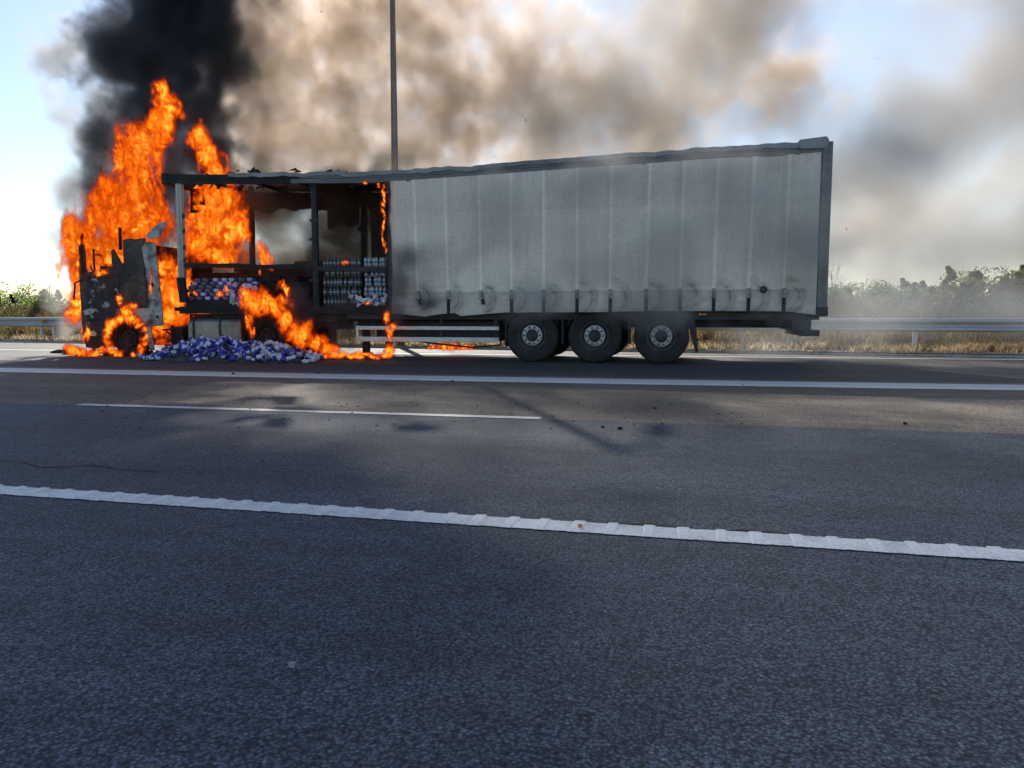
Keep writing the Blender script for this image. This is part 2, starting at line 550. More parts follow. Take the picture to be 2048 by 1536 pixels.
ys = [0.16, 0.5, 0.8, 1.1, 1.4, 1.7, 2.0, 2.3, 2.6, 2.9, 3.2, 3.5, 3.8, 4.3, 5, 6, 8, 11, 16, 25, 40, 80, 160, 400, 1500, 3000]
xs = [-3000, -900, -300, -120, -70] + [-50 + i * 0.6 for i in range(134)] + [34, 40, 60, 120, 300, 900, 3000]
vs = [(x, kerb_y(x) + d, terrain_h(x, kerb_y(x) + d) if d > 0.3 else 0.06) for d in ys for x in xs]
nx_ = len(xs)
mb = MB()
mb.add(vs, [(j * nx_ + i, j * nx_ + i + 1, (j + 1) * nx_ + i + 1, (j + 1) * nx_ + i) for j in range(len(ys) - 1) for i in range(nx_ - 1)], 0, True)
verge = mb.build('verge_ground', M_gravel_base)
verge['kind'] = 'structure'
mb = MB()
mb.add([(-3000, -3000, -0.06), (3000, -3000, -0.06), (3000, 3000, -0.06), (-3000, 3000, -0.06)], [(0, 1, 2, 3)])
gr = mb.build('terrain', M_gravel_base)
gr['kind'] = 'structure'

# gravel on the verge edge
rs = random.Random(5)
mb = MB()
for i in range(5200):
    x = rs.uniform(-32, 14)
    d = abs(rs.gauss(0, 0.35)) + 0.12 if rs.random() < 0.75 else -abs(rs.gauss(0, 0.25))
    if d < -0.9: continue
    y = kerb_y(x) + d
    z = 0.0 if d < 0 else 0.065
    r = rs.uniform(0.012, 0.045) * (0.6 if d < 0 else 1)
    a = [Vector((rs.uniform(-1, 1), rs.uniform(-1, 1), 0)).normalized() * r * rs.uniform(0.7, 1.2) for _ in range(1)]
    pts = [(x + r * math.cos(t), y + r * math.sin(t) * 0.8, z + rs.uniform(0, r * 0.2)) for t in (0, 2.1, 4.2)]
    top = (x + rs.uniform(-.3, .3) * r, y, z + r * rs.uniform(0.7, 1.2))
    mb.add(pts + [top], [(0, 1, 3), (1, 2, 3), (2, 0, 3)])
tag(mb.build('gravel', M_stone), 'pale loose gravel scattered along the kerb at the verge', 'gravel', kind='stuff')


# ------------------------------------------------------------------ grass and weeds
def blades(name, mat, n_, place, h, w, lean, label, cat, seed, curl=0.5):
    rs = random.Random(seed)
    mb = MB()
    k = 0
    while k < n_:
        x, y, z, sc_ = place(rs)
        nb = rs.randint(4, 9)
        for _ in range(nb):
            hh = h * sc_ * rs.uniform(0.5, 1.15)
            t = rs.uniform(0, 2 * math.pi)
            ln = rs.uniform(0.05, lean)
            dx, dy = math.cos(t) * ln * hh, math.sin(t) * ln * hh
            bx, by = x + rs.uniform(-.06, .06), y + rs.uniform(-.06, .06)
            ww = w * rs.uniform(0.6, 1.3)
            px, py = ww * 0.5, ww * 0.2 * rs.uniform(-1, 1)
            m_ = (bx + dx * 0.4, by + dy * 0.4, z + hh * 0.6)
            tp = (bx + dx * (1 + curl), by + dy, z + hh * rs.uniform(0.8, 1.0))
            mb.add([(bx - px, by - py, z - 0.02), (bx + px, by + py, z - 0.02), (m_[0] + px * .8, m_[1] + py, m_[2]), (m_[0] - px * .8, m_[1] - py, m_[2]), tp],
                   [(0, 1, 2, 3), (3, 2, 4)])
            k += 1
    return tag(mb.build(name, mat), label, cat, kind='stuff')


def place_verge(d0, d1, x0=-34, x1=16, pw=1.0, clump=0.0):
    def f(rs):
        while True:
            x = rs.uniform(x0, x1)
            d = d0 + (d1 - d0) * rs.random() ** pw
            y = kerb_y(x) + d
            c = mnoise.noise(Vector((x * 0.9, y * 0.9, 7)))
            if c > clump - rs.random() * 0.5: return x, y, terrain_h(x, y), 0.75 + 0.6 * max(0, c + 0.3)
    return f


blades('dry_grass', M_straw, 34000, place_verge(0.4, 3.2, clump=0.12), 0.26, 0.015, 1.5, 'straw coloured dry grass standing under and behind the guardrail', 'grass', 11)
blades('dry_weeds', M_weed, 30000, place_verge(1.3, 4.4, clump=-0.1), 0.72, 0.018, 1.2, 'brown dead weeds covering the bank behind the guardrail', 'weeds', 12)
blades('green_weeds', M_leaf_b, 16000, place_verge(2.0, 5.2, clump=0.1), 0.42, 0.04, 1.2, 'yellow green weeds mixed into the top of the bank', 'weeds', 13)


# ------------------------------------------------------------------ bushes
def leaf_mesh(name, mat, w, h, n_, leaf, seed, spikes=0):
    rs = random.Random(seed)
    mb = MB()
    lobes = [(Vector((rs.uniform(-.33, .33) * w, rs.uniform(-.3, .3) * w * 0.7, h * rs.uniform(0.1, 0.75))), rs.uniform(0.13, 0.27) * w) for _ in range(14)]
    for _ in range(spikes):
        x, y = rs.uniform(-.42, .42) * w, rs.uniform(-.3, .3) * w * 0.6
        hh = rs.uniform(0.7, 1.12) * h
        for q in range(4): lobes.append((Vector((x + rs.uniform(-.07, .07), y, hh - q * 0.09)), rs.uniform(.03, .07) + q * 0.022))
    for _ in range(n_):
        c, r = rs.choice(lobes)
        d = Vector((rs.gauss(0, 1), rs.gauss(0, 1), rs.gauss(0, 1))).normalized()
        p = c + d * r * rs.uniform(0.6, 1.05) ** 0.7
        if p.z < 0.02: p.z = rs.uniform(0.02, 0.3)
        nrm = (d + Vector((rs.gauss(0, .7), rs.gauss(0, .7), rs.gauss(0, .7)))).normalized()
        a = nrm.orthogonal().normalized()
        a = (a * math.cos(rs.uniform(0, 6.28)) + nrm.cross(a) * math.sin(rs.uniform(0, 6.28))).normalized()
        b_ = nrm.cross(a)
        l_ = leaf * rs.uniform(0.6, 1.4)
        mb.add([p - a * l_ * .5, p + b_ * l_ * .32, p + a * l_ * .55 - nrm * l_ * .1, p - b_ * l_ * .32], [(0, 1, 2, 3)])
    return mb.mesh(name, mat)


def stem_mesh(name, mat, w, h, seed, n_=7, r=0.02):
    rs = random.Random(seed)
    mb = MB()
    for _ in range(n_):
        t = rs.uniform(0, 6.28)
        e = Vector((math.cos(t) * w * .35 * rs.random(), math.sin(t) * w * .25 * rs.random(), h * rs.uniform(0.6, 0.95)))
        mid = e * 0.5 + Vector((rs.uniform(-.08, .08), rs.uniform(-.08, .08), 0))
        mb.tube([(0, 0, -0.1), mid, e], [r, r * .7, r * .3], 5)
    return mb.mesh(name, mat)


VAR = []
for k, (mt, w, h, n_, sp) in enumerate([(M_leaf_a, 2.3, 1.5, 7600, 3), (M_leaf_b, 2.0, 1.35, 6800, 4), (M_leaf_c, 2.4, 1.3, 7600, 2), (M_leaf_a, 1.8, 1.2, 5600, 3), (M_leaf_b, 2.5, 1.15, 7200, 2)]):
    VAR.append((leaf_mesh('foliage', mt, w, h, n_, 0.085, 40 + k, sp), stem_mesh('stem', M_bark, w, h, 60 + k)))


def bush(px, dist, var, s_, label, rz=0.0, drop=0.0):
    """px: column of the photograph; dist: metres beyond the kerb"""
    y = 23.0
    for _ in range(4):
        x = at(px, 600, y).x
        y = kerb_y(x) + dist
    o = empty('bush', (x, y, terrain_h(x, y) - 0.05 - drop), label, 'bush', 'bushes on the bank behind the guardrail')
    o.rotation_euler = (0, 0, rz)
    o.scale = (s_, s_, s_ * .84)
    for nm, me in (('foliage', VAR[var][0]), ('stem', VAR[var][1])):
        c = bpy.data.objects.new(nm, me)
        C.objects.link(c)
        c.parent = o
    return o


bush(-60, 4.4, 1, 1.05, 'yellow green bush at the left end of the row, cut by the picture edge', 0.2)
bush(20, 4.6, 0, 1.15, 'bright green bush left of the bare twigs near the burning cab', 1.0)
bush(100, 4.3, 3, 1.05, 'low green bush just left of the flames round the cab', 2.0)
bush(60, 5.8, 2, 0.95, 'dark green bush behind the bare twigs at far left', 4.0)
bush(160, 5.0, 4, 1.0, 'wide bush hidden mostly behind the front of the burning cab', 2.6)
bush(1610, 4.3, 2, 0.95, 'dark bush half hidden behind the rear end of the trailer', 0.5)
bush(1690, 4.6, 2, 1.0, 'hazy blue green bush first from the trailer rear', 1.3)
bush(1745, 5.6, 0, 0.9, 'small green bush in smoke, second from the trailer rear', 3.0)
bush(1795, 4.3, 2, 0.95, 'dark spiky bush with several upright tufts, third from the trailer', 2.2)
bush(1850, 5.2, 3, 1.0, 'spiky bush with dark leaf tufts above the guardrail post', 5.0)
bush(1905, 4.3, 1, 1.15, 'tallest yellow green bush at right with thin shoots on top', 0.3)
bush(1965, 5.2, 0, 1.05, 'mid green bush between the tallest bush and the bent bare plant', 2.9)
bush(2010, 4.2, 1, 0.95, 'yellow green bush below the bent bare plant at right', 4.1)
bush(2070, 4.7, 4, 1.25, 'broad yellow green bush cut by the right picture edge', 1.1)
bush(2130, 4.5, 0, 1.0, 'green bush just outside the right end of the row', 1.9)
bush(1830, 3.6, 4, 0.55, 'low yellow bush in front of the spiky ones on the bank', 0.9)
bush(1930, 3.5, 3, 0.6, 'low green bush at the foot of the tallest bush', 3.3)
bush(500, 4.5, 0, 1.0, 'bush behind the open front bay of the trailer', 1.0)
bush(700, 4.5, 2, 0.9, 'bush behind the stacked bottles in the trailer', 2.0)


def bare_plant(px, dist, h, seed, name, label, cat, n_=9, spread=0.5, r0=0.022):
    y = 23.0
    for _ in range(4):
        x = at(px, 600, y).x
        y = kerb_y(x) + dist
    rs = random.Random(seed)
    o = empty(name, (x, y, terrain_h(x, y) - 0.05), label, cat)
    mb = MB()
    top = Vector((rs.uniform(-.1, .1), 0, h * 0.7))
    mb.tube([(0, 0, 0), (0.05, 0, h * .35), top], [r0, r0 * .8, r0 * .6], 6)
    local_build(mb, 'trunk', M_dead, o)
    mb = MB()
    for i in range(n_):
        s_ = Vector((0.03, 0, h * rs.uniform(0.35, 0.7)))
        t = rs.uniform(0, 6.28)
        e = s_ + Vector((math.cos(t) * spread * rs.uniform(.5, 1), math.sin(t) * spread * .5, h * rs.uniform(0.1, 0.32)))
        m_ = s_.lerp(e, .5) + Vector((rs.uniform(-.06, .06), 0, rs.uniform(-.05, .06)))
        mb.tube([s_, m_, e], [r0 * .6, r0 * .45, r0 * .2], 4)
        for _ in range(4):
            b0 = m_.lerp(e, rs.random())
            mb.tube([b0, b0 + Vector((rs.uniform(-.15, .15), rs.uniform(-.08, .08), rs.uniform(0.0, .16)))], [r0 * .3, r0 * .12], 3)
    local_build(mb, 'branch', M_dead, o)
    return o


bare_plant(98, 4.2, 1.75, 3, 'dead_shrub', 'bare forked stem above the low green bush at left', 'shrub', 4, 0.25, 0.02)
bare_plant(60, 4.6, 1.85, 4, 'dead_shrub', 'thin leafless twigs rising over the bright green bush at far left', 'shrub', 12, 0.8, 0.018)
bare_plant(1660, 4.5, 1.95, 5, 'dead_shrub', 'fine bare twigs just right of the trailer rear edge', 'shrub', 14, 0.55, 0.014)
bare_plant(2016, 4.5, 1.9, 6, 'dead_shrub', 'bent leafless plant with a flat top near the right edge', 'shrub', 4, 0.35, 0.04)

# ------------------------------------------------------------------ guardrail
gp = Vector((-30, rail_y(-30), 0))
gdir = Vector((1, -0.09, 0)).normalized()
rz = math.atan2(gdir.y, gdir.x)
railing = empty('guardrail', gp, 'galvanised steel guardrail running behind the burning truck', 'guardrail')
railing.rotation_euler = (0, 0, rz)
prof = [(0.0, 0.86), (-0.02, 0.865), (-0.055, 0.85), (-0.075, 0.80), (-0.06, 0.765), (-0.015, 0.725), (-0.002, 0.70), (-0.015, 0.675), (-0.06, 0.635), (-0.075, 0.60), (-0.055, 0.555), (-0.02, 0.545), (0.0, 0.55)]
for k in range(13):
    mb = MB()
    L0, L1 = -4.3 + k * 4.3, k * 4.3 + 0.15
    off = 0.003 * (k % 2)
    vs = []
    for l_ in (L0, L1):
        vs += [(l_, y - off, z + off) for y, z in prof] + [(l_, y + 0.006 - off, z + off) for y, z in prof]
    n_ = len(prof)
    fs = []
    for i in range(n_ - 1):
        fs.append((i, i + 1, 2 * n_ + i + 1, 2 * n_ + i))
        fs.append((n_ + i + 1, n_ + i, 3 * n_ + i, 3 * n_ + i + 1))
    fs.append((0, 2 * n_, 3 * n_, n_))
    mb.add(vs, fs, 0, True)
    local_build(mb, 'rail_beam', M_galv, railing)
pm = MB()
pm.box(-0.05, 0.05, 0.0, 0.006, -0.3, 0.80)
pm.box(-0.05, -0.044, 0.006, 0.09, -0.3, 0.80)
pm.box(0.044, 0.05, 0.006, 0.09, -0.3, 0.80)
pmesh = pm.mesh('post', M_galv)
xr = at(1830, 680, 19.75).x
post0 = (xr + 30) / gdir.x
k0 = math.floor(post0 / 4.0)
for k in range(14):
    p = bpy.data.objects.new('post', pmesh)
    C.objects.link(p)
    p.parent = railing
    p.location = (post0 + (k - k0) * 4.0, 0.02, 0)
xl = (at(76, 648, 21.9).x + 30) / gdir.x
mb = MB()
mb.box(-0.05, 0.05, -0.01, 0.0, -0.05, 0.05)
local_build(mb, 'reflector', M_red, railing, (xl, -0.08, 0.71))
# post near the cab seen at the left of the picture
p = bpy.data.objects.new('post', pmesh)
C.objects.link(p)
p.parent = railing
p.location = ((at(92, 665, 21.9).x + 30) / gdir.x, 0.02, 0)

# ------------------------------------------------------------------ light pole
pb = at(792, 500, 21.7)
pole = empty('street_lamp', (pb.x, 21.7, 0.1), 'tall grey lighting column rising through the brown smoke behind the trailer', 'street lamp')
mb = MB()
mb.tube([(0, 0, 0), (0, 0, 6), (0, 0, 12.6)], [0.125, 0.10, 0.065], 14)
local_build(mb, 'pole', M_pole, pole)
mb = MB()
mb.box(-0.16, 0.16, -0.16, 0.16, 0, 0.02)
mb.lathe([(0.13, 0.02), (0.12, 0.3), (0.10, 0.34)], 14, axis='z')
local_build(mb, 'base', M_pole, pole)
mb = MB()
mb.tube([(0, 0, 12.5), (0, 0.6, 12.85), (0, 1.3, 12.95)], [0.045, 0.04, 0.035], 8)
local_build(mb, 'arm', M_pole, pole)
mb = MB()
mb.box(-0.10, 0.10, 1.25, 1.8, 12.90, 13.0)
local_build(mb, 'lamp_head', M_galv, pole)

# ------------------------------------------------------------------ wheels
def wheel(parent, x, y_out, z, R=0.53, width=0.36, side=-1, burnt=False, rim_mat=None):
    """side -1: outer face towards the camera"""
    w = bpy.data.objects.new('wheel', None)
    C.objects.link(w)
    w.parent = parent
    pl = parent.location
    w.location = (x - pl.x, y_out - pl.y, z - pl.z)
    s = 1 if side < 0 else -1
    r_in = 0.285
    pr = [(r_in, 0.035), (r_in + .02, 0.015), (R - .13, 0.0), (R - .05, 0.012), (R - .015, 0.03), (R, 0.055)]
    for g in range(1, 5):
        c = width * (0.12 + g * 0.19)
        pr += [(R, c - .012), (R - .014, c - .008), (R - .014, c + .008), (R, c + .012)]
    pr += [(R, width - .055), (R - .03, width - .02), (R - .13, width), (r_in, width - .035)]
    mb = MB()
    mb.lathe([(r, a * s) for r, a in pr], 56)
    local_build(mb, 'tyre', M_burnt_rubber if burnt else M_rubber, w)
    mb = MB()
    mb.lathe([(r, a * s) for r, a in [(r_in + .004, 0.03), (r_in - .006, 0.022), (r_in - .018, 0.03), (r_in - .03, 0.06), (r_in - .05, 0.10), (0.21, 0.115), (0.205, 0.10)]], 40)
    local_build(mb, 'rim', M_rim_dark if not burnt else M_char, w)
    mb = MB()
    mb.lathe([(r, a * s) for r, a in [(0.208, 0.104), (0.205, 0.055), (0.195, 0.045), (0.135, 0.045), (0.125, 0.05), (0.125, 0.2)]], 40)
    local_build(mb, 'wheel_disc', rim_mat or (M_rim_light if not burnt else M_char), w)
    mb = MB()
    mb.lathe([(r, a * s) for r, a in [(0.124, 0.13), (0.122, 0.05), (0.105, 0.03), (0.06, 0.024), (0.055, 0.015), (0.001, 0.013)]], 28)
    local_build(mb, 'hub', M_rim_dark if not burnt else M_char, w)
    mb = MB()
    for k in range(10):
        t = 2 * math.pi * k / 10
        mb.lathe([(0.021, 0.046 * s), (0.018, 0.015 * s), (0.001, 0.012 * s)], 6, centre=(0.165 * math.cos(t), 0, 0.165 * math.sin(t)), smooth=False)
    o = local_build(mb, 'wheel_nut', M_chassis, w)
    o['kind'] = 'stuff'
    return w


# ------------------------------------------------------------------ semi-trailer
YN, YF = 14.7, 17.22
def X(px, Y=YN): return at(px, 640, Y).x
XR = X(1652)
XF = X(341)
trailer = empty('semi_trailer', ((XR + XF) / 2, 15.96, 0), 'long grey curtain sided semi-trailer with its front bays burnt open and sagging roof', 'trailer')
T = trailer

roof_px = [(341, 348), (400, 349), (480, 349), (560, 348), (620, 347), (700, 347), (800, 344), (900, 337), (1000, 330), (1100, 322), (1180, 316), (1300, 307.5), (1400, 300), (1500, 293.5), (1596, 288), (1652, 284)]
roof_pts = [at(a, b, YN) for a, b in roof_px]


def roof_z(x):
    for a, b in zip(roof_pts, roof_pts[1:]):
        if x <= b.x:
            t = max(0.0, (x - a.x) / (b.x - a.x))
            return a.z + (b.z - a.z) * t
    return roof_pts[-1].z


xs_r = [XF + (XR - XF) * i / 130 for i in range(131)]
RAILH = 0.20
# cant rails near and far
for nm, y0, y1 in (('cant_rail', YN - 0.02, YN + 0.06), ('cant_rail', YF - 0.06, YF + 0.02)):
    mb = MB()
    vs, fs = [], []
    for x in xs_r:
        z = roof_z(x)
        lo = z - RAILH + 0.004 * math.sin(x * 7)
        vs += [(x, y0, lo), (x, y0, lo + 0.09), (x, y0 - 0.012, lo + 0.10), (x, y0 - 0.012, z - 0.02), (x, y0 + .01, z), (x, y1, z), (x, y1, lo)]
    k = 7
    for i in range(len(xs_r) - 1):
        for j in range(k):
            fs.append((i * k + j, (i + 1) * k + j, (i + 1) * k + (j + 1) % k, i * k + (j + 1) % k))
    fs += [tuple(range(k)), tuple((len(xs_r) - 1) * k + j for j in reversed(range(k)))]
    mb.add(vs, fs)
    for q in range(len(mb.f)):
        if mb.v[mb.f[q][0]][0] < X(610) + .3 * math.sin(mb.v[mb.f[q][0]][2] * 50): mb.m[q] = 1
    mb.build(nm, [M_rail, M_char], T)
# roof tarpaulin, rumpled at its edge, burnt away over the front bays
xb = X(470)
def tarp_pt(u, v):
    x = xb + (XR - 0.3 - xb) * u
    y = YN - 0.045 + (YF + 0.045 - YN + 0.045) * v
    sag = 0.10 * math.sin(math.pi * v) * max(0, 1 - abs(x + 7) / 6)
    wob = 0.03 * mnoise.noise(Vector((x * 1.3, y * 1.3, 2))) + 0.028 * mnoise.noise(Vector((x * 4, y * 3, 5)))
    amp = 1.6 if x < -4 else 0.8
    return (x, y, roof_z(x) + 0.028 - sag + wob * amp)
mb = MB()
mb.sheet(tarp_pt, 220, 26)
def skirt_pt(u, v):
    x = xb + (XR - 0.3 - xb) * u
    top = tarp_pt(u, 0)
    return (x, YN - 0.046 - 0.006 * math.sin(x * 9) - 0.01 * v, top[2] - v * (0.085 + 0.035 * mnoise.noise(Vector((x * 2.0, 1, 1)))))
mb.sheet(skirt_pt, 220, 4)
mb.build('roof_sheet', M_tarp, T)
# roof bows
for k in range(12):
    x = XF + 0.9 + k * 1.05
    z = roof_z(x)
    mb = MB()
    mb.box(x - 0.03, x + 0.03, YN + 0.065, YF - 0.065, z - 0.13, z - 0.07)
    mb.build('roof_bow', M_char if k < 5 else M_chassis, T)
# front header, and rags of burnt roof
z0 = roof_z(XF)
mb = MB()
mb.box(XF - 0.06, XF + 0.10, YN - 0.04, YF + 0.04, z0 - RAILH - .02, z0 + 0.015)
mb.build('front_header', M_char, T, 0.01)
rs = random.Random(8)
mb = MB()
for k in range(34):
    x = XF + rs.uniform(0.5, 4.6)
    y = YN + rs.uniform(-0.05, 0.3)
    z = roof_z(x) - (RAILH if rs.random() < .6 else -0.05) + rs.uniform(-.02, .01)
    sgn = -1 if z < roof_z(x) - 0.1 else 0.5
    l_ = rs.uniform(0.02, 0.14) * sgn
    w = rs.uniform(0.02, 0.1)
    mb.add([(x - w, y, z), (x + w, y + .03, z), (x + rs.uniform(-.1, .1), y + rs.uniform(-.04, .04), z + l_), (x + rs.uniform(-.1, .02), y + 0.05, z + l_ * .6)], [(0, 1, 2), (0, 2, 3), (3, 1, 0)])
for px, py, hh in ((505, 347, .15), (512, 346, .1)):
    c = at(px, py, YN + .1)
    mb.add([(c.x - .16, c.y, c.z - .03), (c.x + .17, c.y, c.z - .03), (c.x + .02, c.y + .03, c.z + hh), (c.x, c.y + .2, c.z)], [(0, 1, 2), (1, 3, 2), (3, 0, 2)])
mb.build('burnt_roof_rags', M_char, T)['kind'] = 'stuff'

# front pillars: pale, leaning, with lock plates
def pillar(name, a, b_, w, mat, dy=0.09, y=YN):
    p0, p1 = at(*a, y), at(*b_, y)
    mb = MB()
    mb.prism([(p0.x - w, p0.z), (p0.x + w, p0.z), (p1.x + w, p1.z), (p1.x - w, p1.z)], y, y + dy)
    mb.prism([(p0.x - w * .35, p0.z - .05), (p0.x + w * .2, p0.z - .05), (p1.x + w * .2, p1.z + .05), (p1.x - w * .35, p1.z + .05)], y - 0.012, y - 0.001)
    return mb.build(name, mat, T)
fp = pillar('front_pillar', (356, 363), (363, 595), 0.072, M_post)
for py in (432, 462, 495, 520):
    c = at(358 + (py - 363) * .03 + 7, py, YN - 0.02)
    mb = MB()
    mb.box(c.x - .03, c.x + .03, YN - .035, YN - .013, c.z - .05, c.z + .05)
    mb.build('lock_plate', M_chassis, fp)
pillar('front_pillar', (356, 363), (363, 595), 0.07, M_char, y=YF - .09)
p = pillar('front_post_foot', (359, 555), (366, 605), 0.085, M_char, y=YN - 0.03)
# middle pillar, with a bracket, and the same on the far side
mp = pillar('middle_pillar', (626, 363), (632, 620), 0.058, M_chassis, y=YN + 0.01)
for py in (440, 478, 560):
    c = at(628, py, YN)
    mb = MB()
    mb.box(c.x - .11, c.x + .11, YN - .005, YN + .009, c.z - .03, c.z + .02)
    mb.build('bracket', M_chassis, mp)
p = pillar('far_pillar', (727, 380), (727, 622), 0.068, M_chassis, y=YF - .1)
c = at(727, 460, YF)
mb = MB()
mb.add([(c.x - .14, YF - .12, c.z - .04), (c.x + .14, YF - .12, c.z - .04), (c.x + .07, YF - .12, c.z + .10), (c.x - .07, YF - .12, c.z + .10)], [(0, 1, 2, 3)])
mb.build('bracket', M_chassis, p)
pillar('far_pillar', (500, 372), (505, 622), 0.06, M_char, y=YF - .1)

# side boards: long horizontal planks along the open bay
def plank(name, a, b_, h, mat, y=YN + 0.03, th=0.03, wav=0.0):
    p0, p1 = at(*a, y), at(*b_, y)
    n_ = 24
    top, bot = [], []
    for i in range(n_ + 1):
        t = i / n_
        x = p0.x + (p1.x - p0.x) * t
        z = p0.z + (p1.z - p0.z) * t + wav * mnoise.noise(Vector((x * 1.5, 0, 4)))
        hh = h * (1 + 0.18 * mnoise.noise(Vector((x * 3, 3, 0))))
        top.append((x, z))
        bot.append((x, z - hh))
    mb = MB()
    mb.prism(top + bot[::-1], y, y + th)
    return mb.build(name, mat, T)
plank('side_board', (366, 526), (628, 530), 0.09, M_char, wav=0.02)
plank('side_board', (628, 532), (772, 534), 0.10, M_chassis)
plank('side_board', (366, 528), (772, 534), 0.09, M_char, y=YF - .08)

# deck: floor, side rave, front cross members
zdk = at(700, 612, YN).z
mb = MB()
mb.box(XF + 0.05, XR - 0.05, YN + 0.08, YF - 0.08, zdk - 0.10, zdk - 0.02)
mb.build('deck_floor', M_burnt_wood, T)
mb = MB()
mb.box(X(370), X(689), YN + .16, YF - .16, zdk - 0.33, zdk - 0.165)
mb.build('neck_frame', M_char, T, 0.01)
for (y0, y1) in ((YN + .02, YN + .075), (YF - .075, YF - .02)):
    mb = MB()
    mb.box(X(358), XR - 0.03, y0, y1, zdk - 0.16, zdk)
    mb.build('side_rave', M_char, T, 0.008)
mb = MB()
a, b_ = at(366, 592, YN), at(475, 625, YN)
mb.box(a.x, b_.x, YN + .1, YF - .1, zdk - .02, zdk + .14)
mb.box(a.x - .04, b_.x + .2, YN - .01, YN + .018, zdk - .07, zdk - .03)
mb.build('charred_bulkhead_foot', M_char, T)
# far side curtain remains in the open bays (seen from inside) and the back lining
def far_rag(x0, x1, zb, seed, name='far_curtain'):
    mb = MB()
    def f(u, v):
        x = x0 + (x1 - x0) * u
        z1_ = roof_z(x) - RAILH
        zz = zb(x)
        return (x, YF - .02 + .02 * math.sin(x * 8 + v), z1_ + (zz - z1_) * v)
    mb.sheet(f, 70, 12)
    return mb.build(name, M_strap, T)
far_rag(X(480, YF), X(770, YF), lambda x: roof_z(x) - 0.42 + 0.22 * mnoise.noise(Vector((x * 1.6, 2, 9))) + .06 * mnoise.noise(Vector((x * 9, 2, 9))), 1)
far_rag(X(660, YF), X(722, YF), lambda x: roof_z(x) - 0.85 - .35 * mnoise.noise(Vector((x * 2.6, 5, 9))), 2)
def fwall(u, v):
    x = X(745, YF) + (XR - 0.1 - X(745, YF)) * u
    return (x, YF, zdk + (roof_z(x) - RAILH - zdk) * v)
mb = MB()
mb.sheet(fwall, 60, 6)
mb.build('far_curtain', M_tarp, T)

# curtain
XC0, XC1 = X(779), X(1630)
seam_px = [(831.6, 839), (892.6, 899), (960, 963.7), (1022, 1024), (1086.7, 1088), (1153, 1154), (1220, 1220), (1295.6, 1291), (1363, 1358), (1429, 1425), (1500, 1494), (1569, 1564)]
seams = [(X(a), X(b)) for a, b in seam_px]
bot_px = [(779, 626), (809, 629), (850, 633), (885, 628), (912, 626), (924, 632), (960, 629), (1010, 625), (1100, 624.5), (1180, 624.5), (1300, 622), (1400, 622), (1570, 622.5), (1600, 626), (1630, 630)]
bot = [at(a, b, YN) for a, b in bot_px]
def bot_z(x):
    for a, b in zip(bot, bot[1:]):
        if x <= b.x: return a.z + (b.z - a.z) * max(0, (x - a.x) / (b.x - a.x))
    return bot[-1].z
HEM = at(1024, 584, YN).z
NU, NV = 420, 110
mbc = MB()
cols = []
def curt(u, v):
    x = XC0 + (XC1 - XC0) * u
    # burnt, ragged left edge
    zb = bot_z(x)
    zt = roof_z(x) - RAILH + 0.02
    z = zb + (zt - zb) * v
    if u < 0.06:
        x += (0.06 - u) / 0.06 * (0.05 * mnoise.noise(Vector((0, 0, z * 4))) + .035 * mnoise.noise(Vector((3, 0, z * 14))))
    y = YN - 0.035
    y += 0.030 * mnoise.noise(Vector((x * 0.9, z * 0.35, 1))) + 0.008 * mnoise.noise(Vector((x * 5, z * 0.8, 4)))
    for a, b in seams:
        xsn = b + (a - b) * v
        dx = x - xsn
        if abs(dx) < 0.35:
            y += -0.014 * math.exp(-(dx / 0.05) ** 2) + 0.010 * math.exp(-((abs(dx) - .12) / 0.05) ** 2)
    low = max(0, 1 - (z - zb) / 0.45)
    y -= low * (0.02 + 0.035 * mnoise.noise(Vector((x * 1.8, 4, 4))) + 0.012 * math.sin(x * 5.2))
    if abs(z - HEM) < 0.035: y -= 0.008
    return (x, y, z)
mbc.sheet(curt, NU, NV)
curtain = mbc.build('curtain', [], T)
cl = curtain.data.color_attributes.new('wear', 'FLOAT_COLOR', 'POINT')
